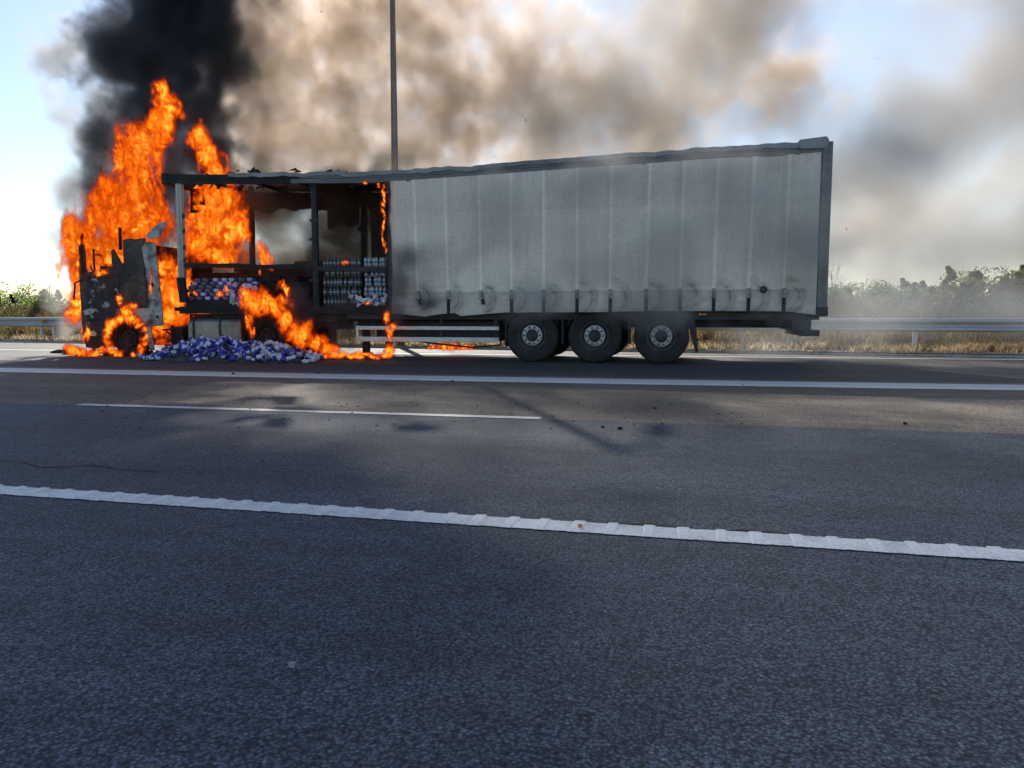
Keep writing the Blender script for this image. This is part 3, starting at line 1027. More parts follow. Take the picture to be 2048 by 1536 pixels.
for i, v in enumerate(curtain.data.vertices):
    x, y, z = v.co
    n1 = mnoise.fractal(Vector((x * 0.8, z * 0.8, 3)), 1.0, 2.0, 5)
    n2 = mnoise.fractal(Vector((x * 6, z * 1.5, 8)), 1.0, 2.0, 4)
    n3 = mnoise.fractal(Vector((x * 2, z * 9, 1)), 1.0, 2.0, 4)
    k = 1.0 + 0.10 * n1 + 0.05 * n2
    tone = 0.0  # soot amount
    d = x - XC0
    soot = math.exp(-max(0, d) / 0.10) * 0.6
    soot += 0.55 * max(0, 1 - ((d - 0.25) / 0.6) ** 2) * max(0, min(1, (2.0 - z) * 1.2)) * max(0, min(1, 0.5 + n1))
    n4 = mnoise.fractal(Vector((x * 0.45, z * 0.7, 13)), 1.0, 2.0, 5)
    soot += 0.30 * max(0, min(1, n4 * 1.5)) + 0.12 * max(0, (z - 3.2)) * (1 + n1)
    soot += 0.16 * max(0, mnoise.fractal(Vector((x * 3.5, z * 0.25, 21)), 1.0, 2.0, 4))
    tv = (z - 0.95) / 3.0
    # weave joins across the cloth
    for zj in (3.02, 2.0):
        k *= 1 - 0.05 * math.exp(-((z - zj) / 0.012) ** 2)
    if z > 3.02: k *= 0.93
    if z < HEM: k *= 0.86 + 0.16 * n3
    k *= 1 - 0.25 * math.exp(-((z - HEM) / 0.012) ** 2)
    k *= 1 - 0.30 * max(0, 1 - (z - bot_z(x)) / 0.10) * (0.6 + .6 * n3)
    for q, (a, b) in enumerate(seams):
        t = (z - 0.95) / 3
        dx = x - (b + (a - b) * t)
        if abs(dx) < 0.05 and z > HEM: k *= 1 + 0.34 * math.exp(-(dx / 0.024) ** 2)
        # strap scuffs: dark arcs right of each strap
        cx, cz = b + 0.02, HEM - 0.13
        r = math.hypot(x - cx, (z - cz))
        if x > b - 0.02 and r < 0.42:
            an = 0.5 + 0.5 * math.sin(r * 60 + q * 1.7 + 3 * n1)
            R0 = 0.30 if q > 4 else 0.24
            side_ = max(0, min(1, (x - b) / 0.12))
            k *= 1 - (0.34 + .34 * an) * side_ * math.exp(-((r - R0) / 0.10) ** 2) * max(0.2, min(1, .7 + n3))
            k *= 1 - 0.22 * math.exp(-(r / 0.13) ** 2)
    base = Vector((0.90, 0.81, 0.68)) * k
    col = base.lerp(Vector((0.03, 0.03, 0.03)), max(0, min(0.93, soot)))
    if d < .12: col = col.lerp(Vector((0.015, 0.012, 0.01)), max(0, min(1, (0.10 + 0.05 * n2 - d) / 0.03)))
    cl.data[i].color = (max(0, col.x), max(0, col.y), max(0, col.z), 1)
m, nt, b = new_mat('curtain_cloth')
n = NT(nt)
va = n.n('ShaderNodeVertexColor', layer_name='wear')
v = n.coord('Object', (1, 1, 1))
g = n.noise(v, 18, 5, 0.65)
st = n.noise(n.coord('Object', (1.2, 1, 14)), 5, 4, 0.6)
st2 = n.noise(n.coord('Object', (16, 1, 0.5)), 3, 4, 0.6)
c = n.mix(1.0, va.outputs[0], n.ramp(g, [(0.3, 0.88), (0.7, 1.1)]), 'MULTIPLY')
c = n.mix(1.0, c, n.ramp(st, [(0.3, 0.93), (0.7, 1.06)]), 'MULTIPLY')
c = n.mix(1.0, c, n.ramp(st2, [(0.3, 0.93), (0.7, 1.06)]), 'MULTIPLY')
n.l(c, b.inputs['Base Color'])
b.inputs['Roughness'].default_value = 0.5
n.bump(n.math('ADD', g, n.math('ADD', st, st2)), 0.35, 0.01, b)
tr = n.n('ShaderNodeBsdfTranslucent')
n.l(c, tr.inputs[0])
mx = n.n('ShaderNodeMixShader')
mx.inputs[0].default_value = 0.06
n.l(b.outputs[0], mx.inputs[1])
n.l(tr.outputs[0], mx.inputs[2])
n.l(mx.outputs[0], nt.nodes['Material Output'].inputs['Surface'])
curtain.data.materials.append(m)
# straps with buckles on the curtain
short = {0, 2}
for q, (a, b_) in enumerate(seams):
    x = b_ + 0.01
    z1_ = HEM + 0.01
    z0_ = bot_z(x) - 0.01 if q not in short else HEM - 0.25
    y = YN - 0.085
    mb = MB()
    lean = 0.05 if q in short else 0.0
    mb.prism([(x - .034, z1_), (x + .034, z1_), (x + .034 + lean, z0_), (x - .034 + lean, z0_)], y - 0.012, y)
    st_ = mb.build('strap', M_strap, curtain)
    mb = MB()
    mb.box(x - .046, x + .046, y - .034, y - .013, z1_ - .15, z1_ - .10)
    mb.box(x - .036, x + .036, y - .028, y - .013, z1_ - .09, z1_ + .03)
    mb.build('buckle', M_buckle, curtain)
c = at(1527, 579, YN - .08)
mb = MB()
mb.lathe([(0.068, 0.0), (0.064, -0.012), (0.03, -0.014), (0.001, -0.014)], 20, centre=(c.x, YN - 0.075, c.z))
mb.build('round_badge', M_rim_dark, curtain)['label'] = 'small dark round badge low on the curtain'

# rear frame, doors, top cap
zr = roof_z(XR)
mb = MB()
mb.box(X(1632), XR, YN - .05, YN + .10, at(1640, 632, YN).z, zr)
mb.box(X(1633), X(1637), YN - .062, YN - .051, at(1640, 625, YN).z, zr - .1)
mb.box(X(1643), X(1646), YN - .062, YN - .051, at(1640, 625, YN).z, zr - .1)
mb.build('rear_post', M_rail, T)
mb = MB()
mb.box(X(1628), XR, YF - .10, YF + .05, at(1640, 632, YN).z, zr)
mb.build('rear_post', M_rail, T)
for y0, y1 in ((YN + .105, 15.955), (15.965, YF - .105)):
    mb = MB()
    mb.box(XR - .04, XR, y0, y1, zdk - .1, zr - .05)
    o = mb.build('rear_door', M_tarp, T)
    mb = MB()
    mb.tube([(XR + .03, (y0 + y1) / 2, zdk - .05), (XR + .03, (y0 + y1) / 2, zr - .1)], 0.015, 8)
    mb.build('lock_bar', M_galv, o)
cap = [at(1597, 287, YN), at(1599, 281, YN), at(1652, 274.5, YN), at(1657, 281, YN), at(1655, 292, YN), at(1650, 297, YN), at(1600, 299, YN)]
mb = MB()
mb.prism([(c.x, c.z) for c in cap], YN - .065, YF + .06)
mb.build('rear_header', M_tarp, T, 0.006)
c = at(1640, 621, YN)
mb = MB()
mb.box(X(1630), XR + .02, YN - .07, YF + .05, at(1640, 633, YN).z, at(1640, 614, YN).z)
mb.build('rear_sill', M_chassis, T, 0.01)

# chassis
zc0 = 0.62
for y0 in (15.35, 16.42):
    mb = MB()
    x0, x1 = X(690), XR - 0.2
    mb.box(x0, x1, y0, y0 + .14, 0.74, zdk - .17)
    mb.box(x0, x1, y0 - .04, y0 + .18, 0.70, 0.738)
    mb.build('chassis_beam', M_chassis, T)
mb = MB()
mb.box(X(690), X(1640), YN + .085, YN + .15, zdk - .28, zdk - .165)
mb.build('chassis_side_rail', M_chassis, T)
mb = MB()
mb.box(X(690), X(1640), YF - .15, YF - .085, zdk - .28, zdk - .165)
mb.build('chassis_side_rail', M_chassis, T)
for k in range(22):
    x = X(690) + k * 0.5
    if x > XR - .2: break
    mb = MB()
    mb.box(x, x + .05, YN + .155, YF - .155, zdk - .26, zdk - .17)
    mb.build('cross_member', M_chassis, T)
# side guards
for a, b_ in (((713, 653), (998, 660)), ((713, 675), (998, 684))):
    z1_, z0_ = at(900, a[1] - 0.4, YN).z, at(900, b_[1] + .2, YN).z
    mb = MB()
    mb.box(X(713), X(997), YN + .02, YN + .05, z0_, z1_)
    mb.build('side_guard_rail', M_alu, T, 0.006)
mb = MB()
mb.box(X(711), X(716), YN + .015, YN + .055, at(900, 684, YN).z, at(900, 652, YN).z)
mb.build('side_guard_end', M_alu, T)
for z_ in (0.42, 0.66):
    mb = MB()
    mb.box(X(713), X(997), YF - .05, YF - .02, z_, z_ + .10)
    mb.build('side_guard_rail', M_alu, T)
for px in (770, 880, 990):
    mb = MB()
    mb.box(X(px) - .03, X(px) + .03, YN + .055, YN + .1, at(900, 684, YN).z, zdk - .2)
    mb.build('side_guard_bracket', M_chassis, T)
mb = MB()
p0 = at(900, 690, YN + .3)
mb.tube([at(770, 672, YN + .5), at(860, 686, YN + .5), at(945, 695, YN + .5), at(1000, 690, YN + .4), at(1008, 660, YN + .3)], 0.02, 6)
mb.build('air_line', M_chassis, T)
# unseen pallet box, enlarged to block light under the trailer; landing gear behind guards
mb = MB()
mb.box(X(735), X(990), YN + .45, YF - .45, 0.40, 0.82)
mb.build('pallet_locker', M_chassis, T, 0.02)
for y in (15.3, 16.6):
    mb = MB()
    mb.box(X(700), X(712), y, y + .12, 0.12, zdk - .17)
    mb.box(X(697), X(715), y - .08, y + .2, 0.09, 0.118)
    mb.build('landing_leg', M_chassis, T)

WX = [X(1063, 14.75), X(1189, 14.75), X(1323, 14.75)]
for x in WX:
    wheel(T, x, YN + .05, 0.535)
    wheel(T, x, YF - .05, 0.535, side=1)
    mb = MB()
    mb.lathe([(0.07, -0.95), (0.07, 0.95)], 14, centre=(x, 15.96, 0.535))
    mb.build('axle', M_chassis, T)
    # mudguard
    arc = []
    for k in range(15):
        t = math.radians(25 + 130 * k / 14)
        arc.append((x + 0.60 * math.cos(t), 0.535 + 0.56 * math.sin(t)))
    for y0 in (YN + .06, YF - .44):
        mb = MB()
        mb.prism(arc + [(p[0] * 1 + (x - p[0]) * .03, p[1] - .012) for p in arc[::-1]], y0, y0 + .38)
        mb.build('mudguard', M_chassis, T)
for y0 in (YN + .08, YF - .42):
    mb = MB()
    a, b_, c_, d_ = at(1376, 640, YN), at(1390, 640, YN), at(1397, 704, YN), at(1391, 706, YN)
    mb.prism([(a.x, a.z), (b_.x, b_.z), (c_.x, c_.z), (d_.x, d_.z), (a.x + .06, a.z - .3)], y0, y0 + .35)
    mb.build('mud_flap', M_chassis, T)
    for px in (1124, 1258):
        p = at(px, 640, YN)
        mb = MB()
        mb.box(p.x - .02, p.x + .01, y0, y0 + .3, 0.38, 0.86)
        mb.build('mud_flap', M_chassis, T)
mb = MB()
mb.box(X(1008), X(1011), YN + .08, YN + .4, 0.3, 0.82)
mb.build('mud_flap', M_chassis, T)
# rear lamp box, bumper, marker lights
mb = MB()
a, b_ = at(1532, 638, YN + .3), at(1564, 652, YN + .3)
mb.box(a.x, b_.x, YN + .25, YN + .6, b_.z, a.z + .05)
mb.build('valve_box', M_chassis, T, 0.008)
mb = MB()
a, b_ = at(1572, 640, YN + .2), at(1636, 672, YN + .2)
mb.box(b_.x - .45, b_.x - .12, YN + .25, YF - .25, b_.z + .1, a.z + .06)
mb.box(b_.x - .30, b_.x, YN + .04, YF - .04, b_.z, b_.z + .11)
mb.build('underrun_bar', M_chassis, T)
for px in (1401, 1409):
    a = at(px, 628.5, YN)
    mb = MB()
    mb.box(a.x - .028, a.x + .028, YN - .0, YN + .018, a.z - .018, a.z + .018)
    mb.build('marker_lamp', M_amber, T)

# ------------------------------------------------------------------ tractor unit
tractor = empty('truck_tractor', (X(252), 15.96, 0), 'burnt out truck cab and chassis in flames ahead of the trailer', 'truck')
K = tractor
YC = YN + 0.02


def poly(pts, Y=YC): return [(at(a, b, Y).x, at(a, b, Y).z) for a, b in pts]


side = poly([(158, 492), (166, 488), (172, 545), (196, 541), (224, 532), (222, 503), (226, 498), (236, 515), (243, 528), (247, 524), (245, 480), (256, 477), (272, 478), (288, 476),
             (291, 540), (296, 612), (300, 618), (288, 645), (279, 640), (268, 632), (252, 628), (236, 631), (222, 641), (212, 655), (209, 672), (166, 672), (163, 640), (160, 580), (157, 530)])
def rough(pts, amp=0.012, step=0.07):
    out = []
    for a_, b_ in zip(pts, pts[1:] + pts[:1]):
        n_ = max(1, int(math.hypot(b_[0] - a_[0], b_[1] - a_[1]) / step))
        for i in range(n_):
            t = i / n_
            x, z = a_[0] + (b_[0] - a_[0]) * t, a_[1] + (b_[1] - a_[1]) * t
            out.append((x + amp * mnoise.noise(Vector((x * 9, z * 9, 1))) * 1.6, z + amp * mnoise.noise(Vector((x * 9, z * 9, 7))) * 1.6))
    return out
win = poly([(227, 512), (233, 527), (243, 532), (240, 520)])
mb = MB()
mb.prism(rough(side), YC, YC + 0.045)
mb.build('cab_side', M_panel, K)
mb = MB()
mb.prism([(x, z * 0.98) for x, z in side], YF - .06, YF - .02)
mb.build('cab_side', M_char, K)
# door skin standing proud of the side, with its shut lines
door = poly([(176, 551), (238, 548), (240, 600), (236, 626), (222, 636), (211, 648), (206, 652), (178, 652), (174, 600)])
mb = MB()
mb.prism(door, YC - .014, YC - .002)
dr = mb.build('door', M_burnt_door, K)
c = at(231, 586, YC)
mb = MB()
mb.box(c.x - .09, c.x + .05, YC - .045, YC - .016, c.z - .02, c.z + .02)
mb.build('handle', M_char, dr)
mb = MB()
mb.prism(poly([(248, 484), (286, 480), (289, 540), (293, 608), (262, 612), (252, 600), (249, 560)]), YC - .014, YC - .002)
mb.build('sleeper_panel', M_panel, K)
# cab front wall, scuttle, floor, rear wall and pillars
xf = at(163, 600, YC).x
mb = MB()
z_top = at(170, 548, YC).z
z_bot = at(165, 672, YC).z
mb.prism([(xf - .02, z_bot), (xf - .06, z_bot + .5), (xf - .02, z_top), (xf + .03, z_top), (xf + .0, z_bot + .5), (xf + .03, z_bot)], YC + .05, YF - .065)
mb.build('cab_front', M_burnt_white, K)
xk = at(288, 600, YC).x
mb = MB()
mb.box(xk - .05, xk, YC + .05, YF - .065, 0.95, at(288, 478, YC).z - .1)
mb.build('cab_rear_wall', M_char, K)
mb = MB()
mb.box(xf + .05, xk - .06, YC + .05, YF - .065, 0.95, 1.02)
mb.build('cab_floor', M_char, K)
for y in (YC + .02, YF - .08):
    mb = MB()
    mb.tube([at(168, 545, y), at(162, 500, y), at(161, 482, y), at(165, 468, y)], [0.065, 0.055, 0.045, 0.02], 7)
    mb.build('windscreen_pillar', M_char, K)
mb = MB()
mb.tube([at(190, 546, YC + .3), at(188, 525, YC + .3), at(187, 498, YC + .3)], 0.022, 6)
mb.build('window_frame', M_char, K)
mb = MB()
mb.tube([at(241, 500, YC + .05), at(240, 470, YC + .05), at(240, 456, YC + .1)], 0.035, 6)
mb.build('roof_pillar', M_char, K)
mb = MB()
for px in (196, 236):
    a = at(px, 540, YC + .6)
    mb.box(a.x - .25, a.x + .25, YC + .5, YC + 1.0, 1.2, 1.55)
    mb.box(a.x + .15, a.x + .28, YC + .5, YC + 1.0, 1.5, 2.1)
mb.build('seat_frame', M_char, K)
mb = MB()
c = at(196, 528, YC + .7)
mb.lathe([(.20, 0), (.225, .012), (.25, 0), (.225, -.012), (.20, 0)], 20, centre=(c.x, c.y, c.z))
mb.build('steering_wheel', M_char, K)
for a_, b_ in (((176, 556), (236, 553)), ((178, 640), (206, 640))):
    mb = MB()
    mb.tube([at(*a_, YC - .02), at(*b_, YC - .02)], 0.012, 5)
    mb.build('door_trim', M_char, dr)
mb = MB()
for k in range(4):
    p = at(166, 585 + k * 14, YC)
    mb.box(p.x - .06, p.x + .01, YC + .1, YF - .1, p.z - .02, p.z + .02)
    mb.build('grille_slat', M_char, K)
    mb = MB()
# scorched side fairing behind the cab, leaning back
mb = MB()
mb.prism(poly([(285, 492), (290, 486), (302, 484), (312, 487), (316, 520), (321, 570), (327, 622), (328, 651), (308, 652), (302, 620), (300, 570), (293, 530)]), YC - .05, YC - .02)
mb.prism(poly([(286, 500), (291, 490), (293, 530), (300, 580), (304, 625), (299, 622), (295, 560)]), YC - .02, YC + .3)
fr = mb.build('side_fairing', M_fair, K, 0.008)
for px, py, r in ((308, 570, .055), (318, 634, .045), (313, 600, .02)):
    c = at(px, py, YC)
    mb = MB()
    rs = random.Random(px)
    pts = [(c.x + r * rs.uniform(.5, 1.2) * math.cos(t), c.z + r * rs.uniform(.5, 1.2) * math.sin(t)) for t in [k * 0.52 for k in range(12)]]
    mb.prism(pts, YC - .056, YC - .051)
    mb.build('burn_hole', M_crack, fr)
mb = MB()
a = poly([(290, 473), (302, 460), (316, 447), (333, 442), (327, 457), (316, 475), (302, 478)])
mb.prism(rough(a, .008), YC + .0, YC + .03)
mb.build('roof_deflector', M_fair, K)
mb = MB()
mb.prism(poly([(258, 618), (300, 616), (306, 640), (300, 650), (284, 648), (276, 636), (262, 628)]), YC - .045, YC - .018)
mb.build('step_panel', M_fair, K, 0.006)
mb = MB()
mb.prism(poly([(286, 645), (303, 645), (312, 700), (304, 703)]), YC - .05, YC - .03)
mb.build('mudguard_strip', M_fair, K)
arc_o = [(252 + 44 * math.cos(math.radians(t)), 676 - 47 * math.sin(math.radians(t))) for t in range(115, 186, 8)]
arc_i = [(252 + 36 * math.cos(math.radians(t)), 676 - 38 * math.sin(math.radians(t))) for t in range(185, 114, -8)]
mb = MB()
mb.prism(poly(arc_o + arc_i), YC - .04, YC + .35)
mb.build('wheel_arch', M_burnt_white, K)
mb = MB()
mb.prism(poly([(169, 673), (209, 673), (210, 694), (188, 697), (173, 694)]), YC - .0, YF - .04)
mb.build('bumper', M_char, K, 0.015)
mb = MB()
mb.prism(poly([(168, 622), (180, 617), (195, 618), (186, 628), (171, 631)]), YC - .03, YC - .015)
mb.build('headlight', M_fair, K)
mb = MB()
mb.prism(poly([(182, 663), (190, 661), (195, 667), (193, 672), (180, 672)]), YC - .03, YC - .004)
mb.build('fog_lamp', M_fair, K)
mb = MB()
mb.tube([at(163, 560, YC - .02), at(150, 566, YC - .25), at(148, 600, YC - .25)], 0.02, 6)
mb.build('mirror_arm', M_char, K)
# chassis rails, engine lump, fifth wheel
for y0 in (15.5, 16.3):
    mb = MB()
    mb.box(X(180), X(640), y0, y0 + .08, 0.62, 0.88)
    mb.build('chassis_rail', M_char, K)
mb = MB()
mb.box(X(215), X(300), 15.6, 16.3, 0.5, 1.2)
mb.build('engine', M_char, K, 0.05)
mb = MB()
mb.box(X(500), X(575), 15.4, 16.5, 0.9, 1.02)
mb.build('fifth_wheel', M_char, K, 0.02)
mb = MB()
for (a, b_) in (((345, 650), (345, 700)), ((325, 660), (372, 655)), ((330, 690), (370, 690)), ((365, 655), (368, 695)), ((332, 662), (366, 690))):
    mb.tube([at(*a, YC + .1), at(*b_, YC + .1)], 0.022, 5)
c = at(352, 672, YC + .25)
mb.box(c.x - .1, c.x + .22, YC + .2, YC + .5, c.z - .2, c.z + .22)
mb.build('battery_frame', M_char, K)
# fuel tank with straps
def tank(x0, x1, name, mat):
    zc = at(430, 668, YN).z + .03
    mb = MB()
    w, h, r = .32, .31, .12
    ol = []
    for cx, cz, t0 in ((w - r, h - r, 0), (-w + r, h - r, 90), (-w + r, -h + r, 180), (w - r, -h + r, 270)):
        for k in range(6):
            t = math.radians(t0 + 18 * k)
            ol.append((cx + r * math.cos(t), cz + r * math.sin(t)))
    n_ = len(ol)
    rings = [(x0 + .0, .93), (x0 + .02, 1.0), (x1 - .02, 1.0), (x1, .93)]
    vs = [(x, YN + .36 + a * s_, zc + b * s_) for x, s_ in rings for a, b in ol]
    fs = [(i * n_ + j, i * n_ + (j + 1) % n_, (i + 1) * n_ + (j + 1) % n_, (i + 1) * n_ + j) for i in range(3) for j in range(n_)]
    fs += [tuple(range(n_)), tuple(3 * n_ + j for j in reversed(range(n_)))]
    mb.add(vs, fs, 0, False)
    t_ = mb.build(name, mat, K)
    for f_ in (0.12, 0.62):
        xx = x0 + (x1 - x0) * f_
        mb = MB()
        vs = [(x, YN + .36 + a * s_, zc + b * s_) for x, s_ in ((xx - .03, 1.02), (xx + .03, 1.02)) for a, b in ol]
        mb.add(vs, [(j, (j + 1) % n_, n_ + (j + 1) % n_, n_ + j) for j in range(n_)])
        mb.build('tank_strap', M_chassis, t_)
    return t_
tk = tank(X(372), X(478), 'fuel_tank', M_tank)
c = at(418, 641, YN + .3)
mb = MB()
mb.lathe([(0.001, .05), (.06, .05), (.06, 0)], 14, centre=(c.x, YN + .3, at(430, 668, YN).z + .34), axis='z')
mb.build('filler_cap', M_chassis, tk)
for x in (X(252),):
    wheel(K, x, YC + .02, 0.41, R=0.43, width=.3, burnt=True)
    wheel(K, x, YF - .04, 0.41, R=0.43, width=.3, side=1, burnt=True)
xd = X(530)
wheel(K, xd, YC + .02, 0.46, R=0.50, width=.6, burnt=True)
wheel(K, xd, YF - .04, 0.46, R=0.50, width=.6, side=1, burnt=True)
# bulkhead remains standing in the flames behind the front pillar
mb = MB()
yb = 15.5
for (a, b_, c_, d_) in ((380, 378, 384, 425), (380, 378, 408, 383), (404, 378, 408, 410), (380, 404, 408, 409), (380, 420, 400, 425)):
    p0, p1 = at(a, b_, yb), at(c_, d_, yb)
    mb.box(p0.x, p1.x, yb, yb + .06, p1.z, p0.z)
p0, p1 = at(384, 382, yb + .1), at(404, 403, yb + .1)
mb.box(p0.x, p1.x, yb + .1, yb + .3, p1.z, p0.z)
p0, p1 = at(380, 408, yb + .1), at(396, 424, yb + .1)
mb.box(p0.x, p1.x, yb + .1, yb + .3, p1.z, p0.z)
mb.build('bulkhead_frame', M_char, T)

# ------------------------------------------------------------------ cargo
def pack_mesh():
    mb = MB()
    L, W, H, r = 0.105, 0.048, 0.040, 0.016
    ol = []
    for cx, cz, t0 in ((W - r, H - r, 0), (-W + r, H - r, 90), (-W + r, -H + r, 180), (W - r, -H + r, 270)):
        for k in range(2):
            t = math.radians(t0 + 25 + 40 * k)
            ol.append((cx + r * math.cos(t), cz + r * math.sin(t)))
    n_ = len(ol)
    rings = [(-L, .72, 0), (-L * .9, .98, 0), (-L * .55, 1, 0), (-L * .50, 1.01, 1), (L * .50, 1.01, 1), (L * .55, 1, 0), (L * .9, .98, 0), (L, .72, 0)]
    vs = [(x, a * s_, b * s_) for x, s_, _ in rings for a, b in ol]
    for i in range(len(rings) - 1):
        pass
    mb.add(vs, [], 0)
    for i in range(len(rings) - 1):
        mi = 1 if i == 3 else 0
        for j in range(n_):
            mb.f.append((i * n_ + j, i * n_ + (j + 1) % n_, (i + 1) * n_ + (j + 1) % n_, (i + 1) * n_ + j))
            mb.m.append(mi)
            mb.sm.append(True)
    for f_ in (tuple(range(n_)), tuple((len(rings) - 1) * n_ + j for j in reversed(range(n_)))):
        mb.f.append(f_); mb.m.append(0); mb.sm.append(False)
    return mb
PACK = pack_mesh().mesh('pack', [M_blue, M_white])
M_blue_soot = grime_mat('sooty_blue_film', (0.03, 0.035, 0.18), (0.012, 0.012, 0.03), 9, 0.35, 0.6, rough=0.5)
M_white_soot = grime_mat('sooty_white_film', (0.45, 0.46, 0.50), (0.05, 0.05, 0.055), 11, 0.38, 0.62, rough=0.5)
PACKS = pack_mesh().mesh('sooty_pack', [M_blue_soot, M_white_soot])
PACKW = pack_mesh().mesh('pale_pack', [M_white, M_white])
rs = random.Random(21)
pile_px = [(308, 0.0), (335, 0.13), (370, 0.32), (400, 0.43), (440, 0.42), (470, 0.35), (500, 0.32), (530, 0.35), (560, 0.27), (600, 0.15), (635, 0.02)]
pile_x = [(ground(a, 712).x, h) for a, h in pile_px]
PC = 13.95
PX0, PX1 = X(308, PC), X(640, PC)
pile_x = [(X(a, PC), h) for a, h in pile_px]
def pile_h(x, y):
    h = 0.0
    for (a, ha), (b, hb) in zip(pile_x, pile_x[1:]):
        if a <= x <= b: h = ha + (hb - ha) * (x - a) / (b - a)
    d = (y - PC) / 0.62
    return h * max(0, 1 - d * d) * (1 + .25 * mnoise.noise(Vector((x * 3, y * 3, 0))))
mb = MB()
mb.sheet(lambda u, v: (PX0 + (PX1 - PX0) * u, PC - .62 + 1.24 * v, max(0.004, pile_h(PX0 + (PX1 - PX0) * u, PC - .62 + 1.24 * v) * .8)), 60, 20)
tag(mb.build('ash_heap', M_ash), 'dark ash heap under the spilled blue and white packs', 'ash', kind='stuff')
cnt = 0
while cnt < 292:
    x = rs.uniform(PX0, PX1)
    y = PC + rs.uniform(-0.66, 0.62) if rs.random() < .75 else PC - rs.uniform(0.1, .6)
    h = pile_h(x, y)
    if h < 0.015 and rs.random() < 0.75: continue
    dull = x > X(520, PC) and rs.random() < 0.55
    if h < .015: h = 0.0
    o = bpy.data.objects.new('spilled_pack', PACK)
    if dull: o.data = PACKW if rs.random() < .5 else PACKS
    elif rs.random() < .10: o.data = PACKS
    C.objects.link(o)
    o.location = (x, y, max(h * rs.uniform(.82, 1.05), 0.0) + .04)
    o.rotation_euler = (rs.uniform(-.3, .3) if h < .03 else rs.uniform(-1.2, 1.2), rs.uniform(-.6, .6) * min(1, h * 6), rs.uniform(0, 6.28))
    o.scale = (rs.uniform(.75, 1.15), rs.uniform(.8, 1.3), rs.uniform(.6, 1.1))
    if dull: tag(o, 'whitish scorched pack ' + ('high in the right half of the spilled heap' if h > .15 else 'low at the right end of the spilled heap' if x > X(580, PC) else 'at the front foot of the heap near the drive wheel'), 'pack', 'scorched pale packs in the heap')
    else:
        q = (x - PX0) / (PX1 - PX0)
        where = ['at the thin left foot of the spilled heap' if q < .12 else 'on the left slope of the spilled heap' if q < .28 else 'under the fuel tank in the spilled heap' if q < .5 else 'in the middle hollow of the spilled heap' if q < .68 else 'in the right hump before the drive wheel' if q < .85 else 'at the right foot of the spilled heap'][0]
        how = 'blue wrapped pack lying on the road' if h < .02 else 'blue white pack high' if h > .25 else 'small blue wrapped pack'
        tag(o, how + ' ' + where, 'pack', 'blue packs spilled beside the truck')
    if o.data == PACKS: o['label'] = o['label'].replace('small blue', 'sooty blue').replace('blue white', 'sooty blue').replace('whitish', 'sooty')
    cnt += 1
rs = random.Random(4)
o = bpy.data.objects.new('spilled_pack', PACK)
C.objects.link(o)
g = ground(283, 714)
o.location = (g.x, g.y, .04)
tag(o, 'lone blue pack on the road left of the heap, below the cab step', 'pack')
mb = MB()
for px, py, r in ((560, 722, .28), (590, 724, .35), (450, 720, .2), (400, 720, .18), (620, 718, .2)):
    c = ground(px, py)
    pts = [(c.x + r * 1.6 * rs.uniform(.6, 1) * math.cos(t), c.y + r * .5 * rs.uniform(.6, 1) * math.sin(t), 0.0045) for t in [k * .393 for k in range(16)]]
    mb.add(pts, [tuple(range(16))])
tag(mb.build('spilled_powder', M_pale_ash), 'pale powder spread on the asphalt in front of the pack heap', 'powder', kind='stuff')

# stacked packs still in the front bay
zb_ = zdk + .14
def stack(px0, px1, y0, rows, nlay, label, group, tilt=0.0, jit=0.022, seed=1):
    rs = random.Random(seed)
    x0, x1 = X(px0, y0), X(px1, y0)
    nx = max(1, int((x1 - x0) / 0.22))
    for r in range(rows):
        for l_ in range(nlay - r if tilt < 0 else nlay):
            for i in range(nx):
                if l_ > 1 and rs.random() < .12: continue
                o = bpy.data.objects.new('stacked_pack', PACKS if rs.random() < .35 + .4 * (i < nx * .3) else PACK)
                C.objects.link(o)
                o.location = (x0 + .11 + i * .22 + rs.uniform(-jit, jit) + (0.11 if l_ % 2 else 0), y0 + r * .10 + rs.uniform(-jit, jit), zb_ + .045 + (l_ + r * (1 if tilt > 0 else 0)) * .083)
                o.rotation_euler = (0, rs.uniform(-.05, .05), rs.uniform(-.06, .06))
                tag(o, 'blue and white pack in the ' + ['bottom', 'middle', 'top'][min(l_, 2)] + ' layer, ' + ['front row', 'second row', 'third row', 'rear row'][r] + ', ' + ('next to the front pillar' if i < nx / 3 else 'beside the slumping packs' if i > nx * .66 else 'midway along the front bay'), 'pack', group)
stack(376, 500, YN + .14, 4, 3, 'blue and white pack still stacked in the front bay above the fuel tank', 'packs still stacked on the trailer deck', tilt=1)
rs = random.Random(77)
for k in range(30):
    c = at(rs.uniform(462, 508), rs.uniform(572, 612), YN + .06)
    o = bpy.data.objects.new('slumped_pack', PACKW if rs.random() < .6 else PACK)
    C.objects.link(o)
    o.location = (c.x, YN + rs.uniform(-.02, .16), c.z)
    o.rotation_euler = (rs.uniform(-1, 1), rs.uniform(-1, 1), rs.uniform(0, 6))
    tag(o, 'pale pack slumping over the deck edge right of the stacked packs', 'pack', 'packs slumping over the deck edge')
